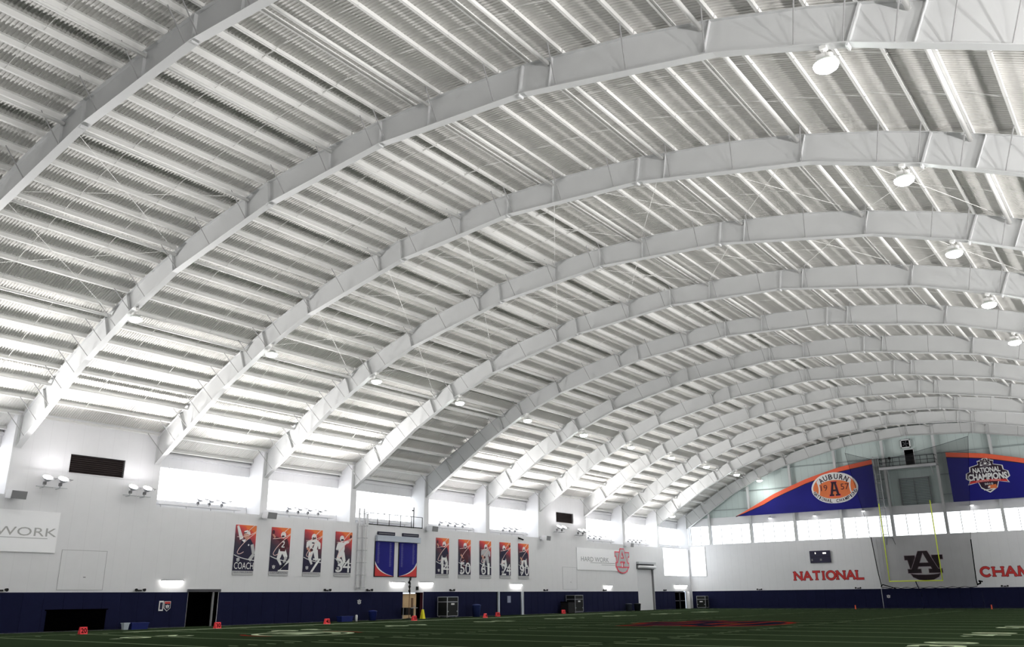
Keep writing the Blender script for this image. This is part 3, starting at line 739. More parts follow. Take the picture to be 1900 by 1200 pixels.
for n_, (x, z) in enumerate(((-18.5, 11.9), (-12.5, 11.85), (-6.3, 12.05), (6.1, 11.9))):
    t = thing('wall_spotlight', 'small lit lamp on the far wall header, %s from the left' % ORD[n_], 'lamp', (x, 114.28, z), group='small lamps on the far wall header')
    g = MB(); g.tube((0, 0, 0), (0, -.35, -.1), .04, wpaint, 8); g.build('arm', t)
    g = MB(); g.lathe([(.08, -.12), (.26, -.3), (.3, -.36)], wpaint, 16, (0, -.4, 0)); g.build('shade', t, True)
    g = MB(); g.lathe([(.2, -.34), (.16, -.42), (.05, -.45)], glow('small_lamp_lens', (1, 1, 1), 5), 16, (0, -.4, 0)); g.build('lens', t, True)
# fluorescent wall lights
for y0, y1, z, lb in ((33.15, 34.65, 3.02, 'fluorescent wall light above the padding left of the dark doorway'), (54.85, 56.35, 3.05, 'fluorescent wall light left of the tan door'), (58.55, 60.1, 3.05, 'fluorescent wall light right of the tan door'),
                     (72.1, 73.8, 2.98, 'fluorescent wall light above the padded door'), (90.4, 92.0, 2.92, 'fluorescent wall light under the HARD WORK board'), (108.7, 110.2, 3.05, 'left fluorescent light of the pair above the corner doors'), (110.6, 112.2, 3.05, 'right fluorescent light of the pair above the corner doors')):
    t = thing('wall_light', lb, 'wall light', (-WX, y0, z), group='fluorescent lights over the doors'); L = y1 - y0
    g = MB(); g.box((0, -.04, .0), (.2, L + .04, .05), greyd); g.box((0, 0, -.14), (.04, L, 0), wpaint); g.build('housing', t)
    g = MB(); g.box((.05, .0, -.13), (.16, L, -.005), tube); g.build('diffuser', t)

# ------------------------------------------------------------------ loudspeakers, emergency lights, small fittings
def make_spk():
    t = thing('loudspeaker', 'x', 'loudspeaker'); g = MB(); g.box((.0, -.1, .1), (.5, .1, .4), wpaint); g.tube((.1, 0, 0), (.1, 0, .5), .04, wpaint, 8); g.build('wall_bracket', t)
    ro = Matrix.Rotation(R(8), 3, 'Z') @ Matrix.Rotation(R(8), 3, 'Y')
    def rb(a, b, m):
        q = MB(); q.box(a, b, m); q.v = [tuple(ro @ Vector(v)) for v in q.v]; q.v = [(v[0] + .45, v[1], v[2]) for v in q.v]; return q
    rb((0, -.48, .0), (.56, .48, .5), wpaint).build('cabinet', t); cb = t.children[-1] if t.children else t; cb = [x for x in bpy.data.objects if x.parent is t and x.name.startswith('cabinet')][0]; rb((.56, -.46, .02), (.58, .46, .48), grey).build('grille', cb)
    return keep(t)
s0 = make_spk()
for i, (k, lb) in enumerate(((0, 'grey loudspeaker above the WORK board at the left edge'), (2, 'grey loudspeaker between the first two big windows'), (4, 'grey loudspeaker above the 14 poster beside the railing'), (6, 'grey loudspeaker between the window and the far lit floodlights'), (8, 'grey loudspeaker right above the HARD WORK emblem'))):
    o = s0 if i == 0 else dup(s0); o.location = (-WX + .02, FY[k], 7.6); tag(o, lb, 'loudspeaker', 'loudspeakers on the left wall')
def make_em():
    t = thing('emergency_light', 'x', 'emergency light'); g = MB(); g.box((0, -.14, 0), (.1, .14, .1), black); g.build('battery_box', t)
    for s in (-1, 1):
        g = MB(); g.tube((.05, s * .26, .1), (.2, s * .3, .08), .07, black, 10, .1); g.build('lamp_head', t)
    return keep(t)
e0 = make_em(); ef = True
for y, lb in ((23.0, 'at the left picture edge'), (31.6, 'left of the fluorescent light by the dark doorway'), (47.6, 'below the 7 poster'), (52.2, 'below the blue scroll boards'), (62.8, 'above the large black road case'), (78.1, 'below and right of the 90 poster'), (90.3, 'below the HARD WORK board'), (105.6, 'right of the roll-up door')):
    o = e0 if ef else dup(e0); ef = False; o.location = (-WX, y, 2.33); tag(o, 'black twin-headed emergency light on the padding ' + lb, 'emergency light', 'emergency lights on the padding')
for x, lb in ((-20.8, 'near the far left corner'), (-8.07, 'under the end of the word NATIONAL'), (8.06, 'under the start of the word CHAMPIONS')):
    o = dup(e0); o.location = (x, EY, 2.33); o.rotation_euler = (0, 0, -math.pi / 2); tag(o, 'black twin-headed emergency light on far wall padding ' + lb, 'emergency light', 'emergency lights on the padding')
t = thing('security_camera', 'small black twin camera on the white wall above the 90 poster', 'camera', (-WX, 73.6, 7.6)); g = MB(); g.box((0, -.1, -.05), (.1, .1, .1), black); g.tube((.05, -.25, .1), (.15, -.1, 0), .06, black, 8); g.build('mount', t); g = MB(); g.tube((.1, .05, .0), (.3, .35, -.12), .08, black, 8); g.build('camera_body', t)

def small_sign(y0, y1, z0, z1, m1, m2, lb, name='wall_sign'):
    g = MB(); g.box((-WX + .06, y0, z0), (-WX + .085, y1, z1), m1); g.box((-WX + .085, y0 + .06, z0 + .08), (-WX + .09, y1 - .06, z1 - .1), m2); return tag(g.build(name), lb, 'sign')
small_sign(33.1, 33.42, 1.08, 1.72, pwhite, pnavy, 'narrow white framed notice on the navy padding left of the dark doorway')
g = MB(); fr = frame_left(33.5, 1.08, -WX + .06); sh = [(0, .58), (.42, .58), (.42, .18), (.21, 0), (0, .18)]
g.slab(grow(sh, .03), fr, 0, .02, pwhite); g.slab(sh, fr, 0, .025, pnavy); g.slab([(.0, .58), (.42, .58), (.42, .45), (0, .45)], fr, 0, .03, redp); au(g, fr, .07, .16, .28, .22, .03, pwhite, pnavy, .01, .003); tag(g.build('wall_sign'), 'shield-shaped navy sign with red top on the padding by the dark doorway', 'sign')
g = MB(); fr = frame_left(50.95, 1.3, -WX + .06); au(g, fr, 0, 0, .42, .36, 0, pgrey, pgrey, .01, .004); tag(g.build('padding_emblem'), 'small pale interlocked emblem on the padding right of the ladder', 'emblem')
g = MB(); fr = frame_far(-5.2, 1.2, EY - .06); au(g, fr, .35, 0, .42, .36, 0, pgrey, pgrey, .01, .004); tag(g.build('padding_emblem'), 'small pale interlocked emblem on the far padding left of the goal', 'emblem')
g = MB(); g.box((-WX, 58.0, 2.42), (-WX + .1, 58.25, 2.72), black); tag(g.build('card_reader'), 'small black box on the white wall above the tan door', 'box')

# ------------------------------------------------------------------ posters of players on the left wall
PO = {}
def disc(cx, cz, rx, rz, n=16, a0=0): return [(cx + rx * math.cos(a0 + 2 * math.pi * i / n), cz + rz * math.sin(a0 + 2 * math.pi * i / n)) for i in range(n)]
def limb(p, q, w1, w2):
    p, q = Vector(p), Vector(q); d_ = (q - p).normalized(); n_ = Vector((-d_.y, d_.x))
    return [tuple(p + n_ * w1), tuple(p - n_ * w1), tuple(q - n_ * w2), tuple(q + n_ * w2)]
def swoosh(g, fr, pts, w_, d, m):
    for i, (a, b) in enumerate(zip(pts, pts[1:])): g.slab(limb(a, b, w_ * (.6 + .4 * i / len(pts)), w_ * (.6 + .4 * (i + 1) / len(pts))), fr, d - .003, d, m)
def curve(p0, p1, p2, n=10): return [tuple((1 - t) ** 2 * Vector(p0) + 2 * t * (1 - t) * Vector(p1) + t * t * Vector(p2)) for t in [i / n for i in range(n + 1)]]
def clip(poly, w_, h_, lo=.32):
    def cut(P, f, inside):
        o_ = []
        for i in range(len(P)):
            a, b = P[i - 1], P[i]; ia, ib = inside(a), inside(b)
            if ia != ib: o_.append(f(a, b))
            if ib: o_.append(b)
        return o_
    def X(v): return lambda a, b: (v, a[1] + (b[1] - a[1]) * (v - a[0]) / (b[0] - a[0]))
    def Z(v): return lambda a, b: (a[0] + (b[0] - a[0]) * (v - a[1]) / (b[1] - a[1]), v)
    for f, ins in ((X(0), lambda p: p[0] >= 0), (X(w_), lambda p: p[0] <= w_), (Z(lo), lambda p: p[1] >= lo), (Z(h_), lambda p: p[1] <= h_)):
        if len(poly) < 3: return []
        poly = cut(poly, f, ins)
    return poly
def poster_thing(y, z, num, lab, fig, nums=None):
    W_, H_ = 1.8, 3.57
    g = MB(); fr = (Vector((0, 0, 0)), Vector((0, 1, 0)), Vector((0, 0, 1)), Vector((1, 0, 0)))
    g.box((0, 0, .3), (.04, W_, H_), poster); g.box((0, 0, 0), (.04, W_, .3), pgrey)
    lay = [.044]
    def P(poly, m):
        q = clip(poly, W_, H_)
        if len(q) > 2: g.slab(q, fr, .04, lay[0], m); lay[0] += .0006
    # navy foot of the print, light strokes
    P([(0, .3), (W_, .3), (W_, .95), (1.2, 1.0), (.5, 1.2), (0, 1.4)], pnavy)
    fig(P)
    def sw(pts, w_, m=pcream):
        for a, b in zip(pts, pts[1:]): P(limb(a, b, w_, w_), m)
    sw(curve((.15, 2.7), (1.2, 2.75), (1.8, 3.15)), .022); sw(curve((1.75, 3.05), (.5, 2.2), (.25, 1.6)), .02); sw(curve((.25, 1.6), (.35, 1.35), (.8, 1.65)), .02); sw(curve((.9, 2.9), (1.2, 3.3), (1.6, 3.57)), .022); sw(curve((0, 1.42), (.6, 1.15), (1.8, 1.05)), .025, pwhite)
    lay[0] += .003
    if num == 'COACH': text(g, 'COACH', fr, .06, .42, 1.68, .48, lay[0], pwhite)
    elif num == '2':
        P([(.72, .3), (.92, .3), (1.8, 1.3), (1.8, 1.02)], pwhite); P([(.8, .3), (1.8, .3), (1.8, .42), (.8, .42)], pwhite)
    elif num == '7':
        P([(.72, .3), (.92, .3), (1.72, 1.35), (1.5, 1.35)], pwhite); P([(.95, 1.24), (1.7, 1.24), (1.7, 1.36), (.95, 1.36)], pwhite)
    elif num: 
        for ch, x0, w_ in nums: text(g, ch, fr, x0, .34, w_, 1.1, lay[0], pwhite, 0.0)
    lay[0] += .002
    au(g, fr, .2, .95 if num == 'COACH' else .5, .3, .26, lay[0], pwhite, pnavy, .02, .002)
    sub = {'COACH': 'GUS MALZAHN', '2': 'CAM NEWTON'}.get(num)
    if sub: text(g, sub, fr, .1, .14, 1.6, .11, .043, pnavy)
    else:
        for i in range(11): g.slab([(.12 + i * .145, .15), (.2 + i * .145, .15), (.2 + i * .145, .22), (.12 + i * .145, .22)], fr, .04, .043, grey)
    o = g.build('wall_poster'); o.location = (-WX + .02, y, z); return tag(o, lab, 'poster', 'player posters on the left wall')
def fig_coach(P):
    P(limb((.15, 3.5), (.55, 2.55), .09, .17), pwhite); P(limb((.95, 2.5), (1.05, 2.1), .4, .55), pnavy)
    P([(.55, 2.45), (1.35, 2.5), (1.6, 2.2), (1.45, 1.2), (.55, 1.05), (.4, 1.7)], pnavy); P([(.55, 2.5), (.8, 2.3), (.95, 2.55)], pwhite)
    P(disc(.98, 2.85, .26, .3), pskin); P([(.7, 2.98), (1.3, 2.9), (1.25, 3.1), (1.0, 3.22), (.75, 3.15)], pwhite); P([(.68, 2.96), (.98, 3.0), (.95, 3.06), (.7, 3.05)], pmaroon)
    P(limb((1.5, 2.2), (1.7, 1.5), .14, .12), pgrey); P(limb((1.7, 1.5), (1.35, 1.05), .12, .14), pgrey); P(disc(1.2, 2.15, .06, .07, 8), pwhite)
def fig_run(jer, pants, hel, numch, flip=False):
    def f(P0):
        P = (lambda poly, m: P0([(1.8 - p[0], p[1]) for p in poly], m)) if flip else P0
        P(limb((1.0, 1.9), (.75, 1.2), .22, .14), pants); P(limb((1.2, 1.9), (1.5, 1.35), .22, .15), pants); P(limb((.75, 1.25), (1.05, .8), .13, .08), pants); P(limb((1.5, 1.4), (1.3, .95), .13, .08), pgrey)
        P([(.8, 2.7), (1.5, 2.75), (1.55, 2.3), (1.35, 1.8), (.9, 1.8), (.78, 2.2)], jer)
        P(limb((.85, 2.65), (.35, 2.8), .13, .09), jer); P(limb((.35, 2.8), (.12, 3.05), .08, .06), pskin); P(limb((1.45, 2.6), (1.65, 2.1), .13, .09), jer)
        P(disc(1.12, 3.02, .24, .25), hel); P([(.93, 2.85), (1.25, 2.82), (1.2, 2.98), (.95, 3.0)], logod)
        P(disc(.16, 3.2, .12, .16, 10), pmaroon)
        if numch == '2' and not flip:
            for a, b in (((1.02, 2.5), (1.24, 2.52)), ((1.24, 2.52), (1.22, 2.35)), ((1.22, 2.35), (1.0, 2.12)), ((1.0, 2.12), (1.28, 2.12))): P(limb(a, b, .035, .035), pwhite)
    return f
def fig_front(jer, pants, hel):
    def f(P):
        P(limb((.75, 2.0), (.6, 1.3), .24, .15), pants); P(limb((1.15, 2.0), (1.35, 1.2), .24, .15), pants); P(limb((.6, 1.35), (.85, .9), .14, .09), pants)
        P([(.3, 2.65), (.75, 2.85), (1.2, 2.85), (1.6, 2.6), (1.35, 2.3), (1.25, 1.9), (.6, 1.9), (.5, 2.3)], jer)
        P(limb((.38, 2.6), (.3, 2.15), .16, .1), jer); P(limb((.3, 2.15), (.7, 1.85), .1, .08), pskin); P(limb((1.5, 2.55), (1.55, 2.1), .15, .1), jer)
        P(disc(.95, 3.0, .25, .27), hel); P([(.78, 2.8), (1.12, 2.8), (1.1, 3.0), (.8, 3.0)], logod); P(disc(.75, 2.0, .16, .12, 10), pmaroon)
        if jer is pwhite: P(limb((.75, 2.55), (1.0, 2.55), .045, .045), pnavy); P(limb((1.0, 2.55), (.85, 2.15), .045, .045), pnavy)
    return f
PZ = 3.46
poster_thing(38.6, PZ, 'COACH', 'orange and navy wall poster reading COACH, leftmost of the posters', fig_coach)
poster_thing(41.82, PZ, '2', 'wall poster of a dark-jerseyed player reaching for a football, second from left', fig_run(pmaroon, pwhite, pwhite, '2'), [('2', .75, 1.25)])
poster_thing(45.03, PZ, '7', 'wall poster of a player in an all-white uniform, third from left', fig_front(pwhite, pwhite, pwhite), [('7', .75, 1.05)])
poster_thing(48.25, PZ, '34', 'wall poster with a large white 34 beside the caged ladder', fig_run(pwhite, pwhite, pwhite, '3', True), [('3', .1, .72), ('4', .85, .85)])
poster_thing(60.55, PZ + .07, '14', 'wall poster with a large white 14, left of the second group', fig_run(pnavy, pwhite, pwhite, '1', False), [('1', .7, .3), ('4', 1.0, .72)])
poster_thing(63.77, PZ + .07, '50', 'wall poster with a large white 50', fig_front(pmaroon, pmaroon, pwhite), [('5', .15, .7), ('0', .95, .75)])
poster_thing(66.97, PZ + .07, '61', 'grey-toned wall poster with a large white 61', fig_front(pgrey, pgrey, pwhite), [('6', .15, .75), ('1', 1.15, .35)])
poster_thing(70.2, PZ + .07, '24', 'wall poster of a dark-jerseyed player with a large white 24', fig_run(pnavy, pwhite, pwhite, '2', True), [('2', .2, .75), ('4', 1.0, .72)])
poster_thing(73.38, PZ + .07, '90', 'wall poster with a large white 90, rightmost of the posters', fig_front(pnavy, pwhite, pwhite), [('9', .15, .75), ('0', 1.0, .72)])

# HARD WORK boards
def hard_board(y0, y1, z0, z1, lab, emblem, t0, t1, tz, th):
    t = thing('motto_board', lab, 'board', (-WX + .03, 0, 0)); g = MB(); g.box((.0, y0, z0), (.05, y1, z1), mat('board_white', (.97, .97, .98), .3, vary=.01, spec=.5)); g.build('panel', t)
    fr = frame_left(0, 0, .05); fr = (Vector((.05, 0, 0)), fr[1], fr[2], fr[3]); g = MB()
    text(g, 'HARD WORK', fr, t0, tz, t1 - t0, th, .006, mat('motto_grey', (.58, .59, .60)) if emblem else mat('motto_pale_grey', (.70, .70, .70)))
    te = t1 + .6 if emblem else t1 - .5; g.slab([(t0 + 2, tz - .14), (te, tz - .14), (te, tz - .1), (t0 + 2, tz - .1)], fr, 0, .006, grey if emblem else pgrey)
    g.build('lettering', t)
    if emblem:
        g = MB(); g.slab([(t0 + 4.5, tz - .34), (93.1, tz - .34), (93.1, tz - .3), (t0 + 4.5, tz - .3)], fr, 0, .006, grey); g.slab([(t0 + 4, tz - .14), (93.1, tz - .14), (93.1, tz - .09), (t0 + 4, tz - .09)], fr, 0, .007, grey); g.build('underline', t)
        g = MB(); au(g, fr, 93.15, 4.5, 3.3, 2.75, .01, pgrey, pink, .13, .012, pink); g.build('emblem', t)
    return t
hard_board(84.55, 95.3, 4.66, 7.12, 'glossy white board reading HARD WORK with a red outlined emblem', True, 85.4, 91.6, 5.62, .52)
hard_board(14.3, 25.75, 4.58, 7.0, 'glossy white board cut by the left edge, reading WORK in grey', False, 18.75, 25.68, 5.52, .5)

# scroll boards with lists
for y, mir, lb in ((52.72, False, 'tall blue record board with red foot, left of the two'), (55.62, True, 'tall blue record board with red foot, right of the two')):
    t = thing('record_board', lb, 'board', (-WX, y, 3.50), group='blue record boards'); W_, H_ = 2.35, 2.95
    fr = (Vector((.0, 0, 0)), Vector((0, 1, 0)), Vector((0, 0, 1)), Vector((1, 0, 0)))
    g = MB(); g.box((0, 0, 0), (.08, W_, H_), black); g.build('frame', t)
    mx = (lambda p: (W_ - p[0], p[1])) if mir else (lambda p: p)
    g = MB(); g.box((.08, .06, .06), (.09, W_ - .06, H_), bluev)
    c_ = curve((.06, 1.05), (.5, .25), (W_ - .1, .08), 12)
    up_ = [(a, b + .22 * (1 - i / 12)) for i, (a, b) in enumerate(c_)]
    for i in range(12):
        g.slab([mx(p) for p in (c_[i], c_[i + 1], up_[i + 1], up_[i])], fr, .09, .098, pwhite)
        g.slab([mx(p) for p in (c_[i], c_[i + 1], (c_[i + 1][0], .06), (c_[i][0], .06))], fr, .09, .096, redp)
    for i in range(24):
        for cx in (.28, W_ - .62):
            z = H_ - .12 - i * .085
            if (cx < 1) != mir and z < 1.1: continue
            g.slab([(cx, z), (cx + .2 + .12 * random.random(), z), (cx + .2, z + .03), (cx, z + .03)], fr, .09, .094, mat('list_text', (.45, .45, .62)))
    g.build('printed_panel', t)
g = MB(); g.box((-WX + .1, 52.72, 6.47), (-WX + .38, 58.1, 6.95), mat('housing_grey', (.74, .77, .82))); tag(g.build('roller_housing'), 'long pale grey box over the two blue record boards', 'box')
for y, lb in ((52.95, 'dark slotted grille above the left record board'), (56.0, 'dark slotted grille above the right record board')):
    g = MB(); g.box((-WX + .02, y, 7.0), (-WX + .12, y + 2.1, 7.28), navyd); g.box((-WX + .12, y + .1, 7.1), (-WX + .13, y + 2.0, 7.16), grey); tag(g.build('slot_grille'), lb, 'grille')

# ladder with cage, and the railing of the platform in the fourth bay
t = thing('caged_ladder', 'tall white caged ladder on the left wall beside the 34 poster', 'ladder', (-WX, 50.7, 2.5))
for yy in (0, .55):
    g = MB(); g.tube((.12, yy, 0), (.12, yy, 6.6), .07, wpaint, 6); g.build('rail', t)
g = MB()
for i in range(21): g.tube((.12, 0, .1 + i * .3), (.12, .55, .1 + i * .3), .016, wpaint, 5)
g.build('rung', t)['kind'] = 'stuff'
for z in (.4, 3.0, 5.2):
    for yy in (0, .55):
        g = MB(); g.box((0, yy - .03, z), (.12, yy + .03, z + .05), galv); g.build('wall_bracket', t)
for i in range(7):
    g = MB(); z = .1 + i * 1.0; pts = [(.12, -.1, z)] + [(.12 + .72 * math.sin(math.pi * j / 8), .275 - .40 * math.cos(math.pi * j / 8), z) for j in range(9)] + [(.12, .65, z)]
    g.path(pts, .022, galv, 5); g.build('cage_hoop', t)
for j in (1, 3, 5, 7):
    g = MB(); x_, y_ = .12 + .72 * math.sin(math.pi * j / 8), .275 - .40 * math.cos(math.pi * j / 8); g.tube((x_, y_, 0), (x_, y_, 6.1), .025 if j != 7 else .085, wpaint, 5); g.build('cage_bar', t)
t = thing('platform_railing', 'black and white safety railing in front of the fourth window alcove', 'railing', (-30.69, 51.5, 7.80))
for i in range(6):
    g = MB(); yy = i * 1.42; g.tube((0, yy, 0), (0, yy, 1.0), .03, black, 6); g.build('post', t)
g = MB(); g.tube((0, 0, 1.0), (0, 7.1, 1.0), .028, black, 6); g.build('top_rail', t); g = MB(); g.tube((0, 0, .06), (0, 7.1, .06), .04, black, 6); g.build('bottom_rail', t)
g = MB(); g.tube((0, 5.95, 0), (0, 5.95, 1.85), .04, black, 6); g.box((-.05, 5.75, 1.5), (.05, 5.95, 1.6), black); g.build('camera_mast', t)

# ------------------------------------------------------------------ things standing along the left wall
def marker(loc, num, lab, rz=0.0, tilt=False):
    t = thing('yard_marker', lab, 'yard marker', loc, rz, 'red sideline yard markers'); g = MB(); w_, h_ = .40, .38
    for s in (-1, 1): pass
    g.add([(.16, -w_ / 2, 0), (.16, w_ / 2, 0), (-.16, w_ / 2, 0), (-.16, -w_ / 2, 0), (.05, -w_ / 2, h_), (.05, w_ / 2, h_), (-.05, w_ / 2, h_), (-.05, -w_ / 2, h_)],
          [(0, 1, 2, 3)[::-1], (4, 5, 6, 7), (0, 1, 5, 4), (1, 2, 6, 5), (2, 3, 7, 6), (3, 0, 4, 7)], red); fw_ = g.build('foam_wedge', t)
    V_ = Vector((-.11, 0, h_)).normalized(); U_ = Vector((0, 1, 0)); Wn = U_.cross(V_).normalized()
    if Wn.x < 0: Wn = -Wn
    g = MB(); fr = (Vector((.16, 0, 0)), U_, V_, Wn); text(g, num, fr, -.16, .06, .32, .27, .006, blackv, .02); g.build('number', fw_)
marker((XS + .55 - .1, YG(1), .0), '20', 'red foam yard marker reading 20, nearest, at the left'); marker((XS - .35, YG(3), 0), '30', 'red foam yard marker reading 30 in front of the dark doorway')
marker((XS - .35, YG(5), 0), '40', 'red foam yard marker below the 7 poster'); marker((XS - .35, YG(7), 0), '50', 'red foam yard marker in front of the tan door')
marker((XS - .35, YG(9), 0), '40', 'red foam yard marker in front of the blue barrel', .3); marker((-28.4, 66.9, 0), '30', 'tilted red foam marker leaning by the padded door post', -.35); marker((-29.4, 79.6, 0), '20', 'red foam marker left of the second road case', -.5)
def case(loc, sx, sy, h, lab, front_far=False):
    t = thing('road_case', lab, 'case', loc, 0, 'black road cases')
    g = MB(); g.box((-sx / 2, -sy / 2, .16), (sx / 2, sy / 2, h), mat('case_black', (.07, .08, .08), .4)); bd = g.build('body', t)
    g = MB(); e = .03; X, Y_, Z = sx / 2, sy / 2, h
    for x in (-X, X):
        for y in (-Y_, Y_): g.box((x - e, y - e, .16), (x + e, y + e, Z + e), steel)
    for z in (.16, Z, Z - .42):
        for x in (-X, X): g.box((x - e, -Y_, z - e), (x + e, Y_, z + e), steel)
        for y in (-Y_, Y_): g.box((-X, y - e, z - e), (X, y + e, z + e), steel)
    g.build('metal_edging', bd)
    for x in (-X + .1, X - .1):
        for y in (-Y_ + .12, Y_ - .12):
            g = MB(); g.tube((x - .03, y, .08), (x + .03, y, .08), .08, grey, 12); g.build('caster', t)
    g = MB()
    if front_far: g.box((-.22, -Y_ - .012, h * .52), (.22, -Y_, h * .6), pwhite)
    else: g.box((X, -.2, h * .62), (X + .012, .25, h * .7), pwhite)
    g.build('name_plate', bd)
    for s in (-1, 1):
        g = MB()
        if front_far: g.box((s * X * .8 - .05, -Y_ - .02, .5), (s * X * .8 + .05, -Y_, .6), steel)
        else: g.box((X, s * Y_ * .86 - .06, .5), (X + .02, s * Y_ * .86 + .06, .6), steel)
        g.build('latch', bd)
case((-29.75, 61.25, 0), 1.15, 1.45, 1.80, 'large black road case with silver edges left of the blue barrel')
case((-29.8, 82.5, 0), 1.15, 1.6, 1.86, 'black road case with silver edges, right of the fallen red marker')
case((-28.75, 112.9, 0), 1.25, .95, 1.62, 'small-looking black road case in the far left corner', True)
t = thing('storage_trunk', 'black low trunk beside the second road case', 'trunk', (-29.7, 80.9, 0)); g = MB(); g.box((-.5, -.6, .05), (.5, .6, 1.15), black); g.build('body', t); g = MB(); g.box((-.52, -.62, 1.15), (.52, .62, 1.22), blackv); g.build('lid', t)
def trunk(loc, sx, sy, h, lab, m=blue):
    t = thing('equipment_box', lab, 'box', loc); g = MB(); g.add([(-sx / 2 + .04, -sy / 2 + .04, 0), (sx / 2 - .04, -sy / 2 + .04, 0), (sx / 2 - .04, sy / 2 - .04, 0), (-sx / 2 + .04, sy / 2 - .04, 0), (-sx / 2, -sy / 2, h - .06), (sx / 2, -sy / 2, h - .06), (sx / 2, sy / 2, h - .06), (-sx / 2, sy / 2, h - .06)],
        [(3, 2, 1, 0), (4, 5, 6, 7), (0, 1, 5, 4), (1, 2, 6, 5), (2, 3, 7, 6), (3, 0, 4, 7)], m); g.build('body', t)
    g = MB(); g.box((-sx / 2 - .03, -sy / 2 - .03, h - .06), (sx / 2 + .03, sy / 2 + .03, h), m); g.build('lid', t)
trunk((-29.6, 31.15, 0), .6, 1.15, .42, 'low blue equipment box left of the dark doorway'); trunk((-29.6, 30.3, 0), .35, .36, .42, 'small light grey cooler beside the low blue box', mat('cooler_grey', (.72, .76, .8)))
trunk((-29.6, 48.7, 0), .6, 1.2, .42, 'low blue equipment box below the 34 poster')
g = MB(); g.lathe([(.1, 0), (.1, .42), (.06, .5)], pwhite, 10); o = g.build('water_bottle', smooth=True); o.location = (-29.3, 49.65, 0); tag(o, 'small white bottle standing beside the blue box near the ladder', 'bottle')
def barrel(loc, r, h, m, lab, lid=True):
    t = thing('trash_bin', lab, 'bin', loc); g = MB(); g.lathe([(r * .82, 0), (r, h * .9), (r * 1.04, h * .92)], m, 18); g.build('body', t, True)
    g = MB(); g.lathe([(r * 1.06, h * .9), (r * 1.06, h * .95), (r * .7, h * 1.02), (r * .2, h * 1.04)], m, 18); g.build('lid', t, True)
barrel((-29.8, 51.9, 0), .36, .78, blue, 'blue round bin to the right of the ladder'); barrel((-29.7, 65.3, 0), .42, 1.1, mat('barrel_blue', (.15, .2, .4)), 'tall dark blue barrel right of the large road case')
barrel((-29.9, 94.6, 0), .42, .85, mat('bin_grey', (.2, .22, .27)), 'dark grey bin left of the roll-up door, outer one'); barrel((-29.6, 96.2, 0), .42, .85, mat('bin_dark', (.1, .12, .14)), 'black bin right beside the roll-up door')
t = thing('wet_floor_sign', 'yellow folding floor sign right of the tan door', 'sign', (-29.6, 57.75, 0)); 
for s in (-1, 1):
    g = MB(); g.add([(s * .16, -.17, 0), (s * .16, .17, 0), (s * .03, .09, .78), (s * .03, -.09, .78), (s * .18, -.17, 0), (s * .18, .17, 0), (s * .05, .09, .78), (s * .05, -.09, .78)], [(0, 1, 2, 3), (7, 6, 5, 4), (0, 4, 5, 1), (2, 6, 7, 3), (1, 5, 6, 2), (0, 3, 7, 4)], yellow); g.build('panel', t)
t = thing('flag_pole', 'thin pole with a black twisted cloth in front of the tan door', 'pole', (-29.3, 55.7, 0)); g = MB(); g.tube((0, 0, .1), (0, 0, 3.4), .025, mat('pole_brown', (.4, .25, .15)), 6); g.build('shaft', t)
g = MB(); pts = [(.05 * math.sin(i * 1.3), .06 * math.cos(i * 1.7), 2.1 + i * .11) for i in range(13)]
for i, (a, b) in enumerate(zip(pts, pts[1:])): g.tube(a, b, .05 + .03 * (i % 3), black, 6)
g.build('wrapped_cloth', t); g = MB(); g.lathe([(.3, 0), (.3, .06), (.05, .12)], black, 14); g.build('base', t)
t = thing('hand_cart', 'small black and steel cart standing before the tan door', 'cart', (-29.7, 56.0, 0))
g = MB(); g.box((-.3, -.55, .35), (.3, .05, .95), black); g.build('bin', t)
for y in (-.6, .1, .55, .95):
    g = MB(); g.tube((0, y, 0.05), (0, y * .95, .95), .025, steel, 6); g.build('leg', t)
g = MB(); g.box((-.25, .1, .9), (.25, .95, .95), steel); g.box((-.05, .4, .2), (.05, .65, .9), black); g.build('tray', t)

# ------------------------------------------------------------------ far wall graphics
def arc_top(x): return 17.95 + .12 - .0 * x if abs(x) < 3.9 else itp([(3.9, 18.0), (8.33, 17.42), (12.65, 16.35), (17.24, 14.75), (21.9, 12.55), (23.2, 11.95)], x)
def blue_banner(s, lab):
    t = thing('championship_banner', lab, 'banner', (0, EY - .28, 0)); fr = (Vector((0, 0, 0)), Vector((1, 0, 0)), Vector((0, 0, 1)), Vector((0, -1, 0)))
    xs_ = [4.3, 5.5, 7, 8.5, 10, 11.5, 13, 14.5, 16, 17.5, 19, 20.5, 21.9, 23.1]; g = MB(); h = MB()
    for a, b in zip(xs_, xs_[1:]):
        lo = 12.02; P = [(s * a, lo), (s * b, lo), (s * b, max(lo + .01, arc_top(b) - .55 * min(1, (23.1 - b) / 4))), (s * a, arc_top(a) - .55 * min(1, (23.1 - a) / 4))]
        g.slab(P, fr, 0, .05, bluev)
        h.slab([P[3], P[2], (s * b, max(lo + .02, arc_top(b))), (s * a, arc_top(a))], fr, 0, .06, orange)
        h.slab([(P[3][0], P[3][1] - .1), (P[2][0], P[2][1] - .1), P[2], P[3]], fr, 0, .058, navyd)
    g.build('blue_field', t); h.build('orange_border', t); return t, fr
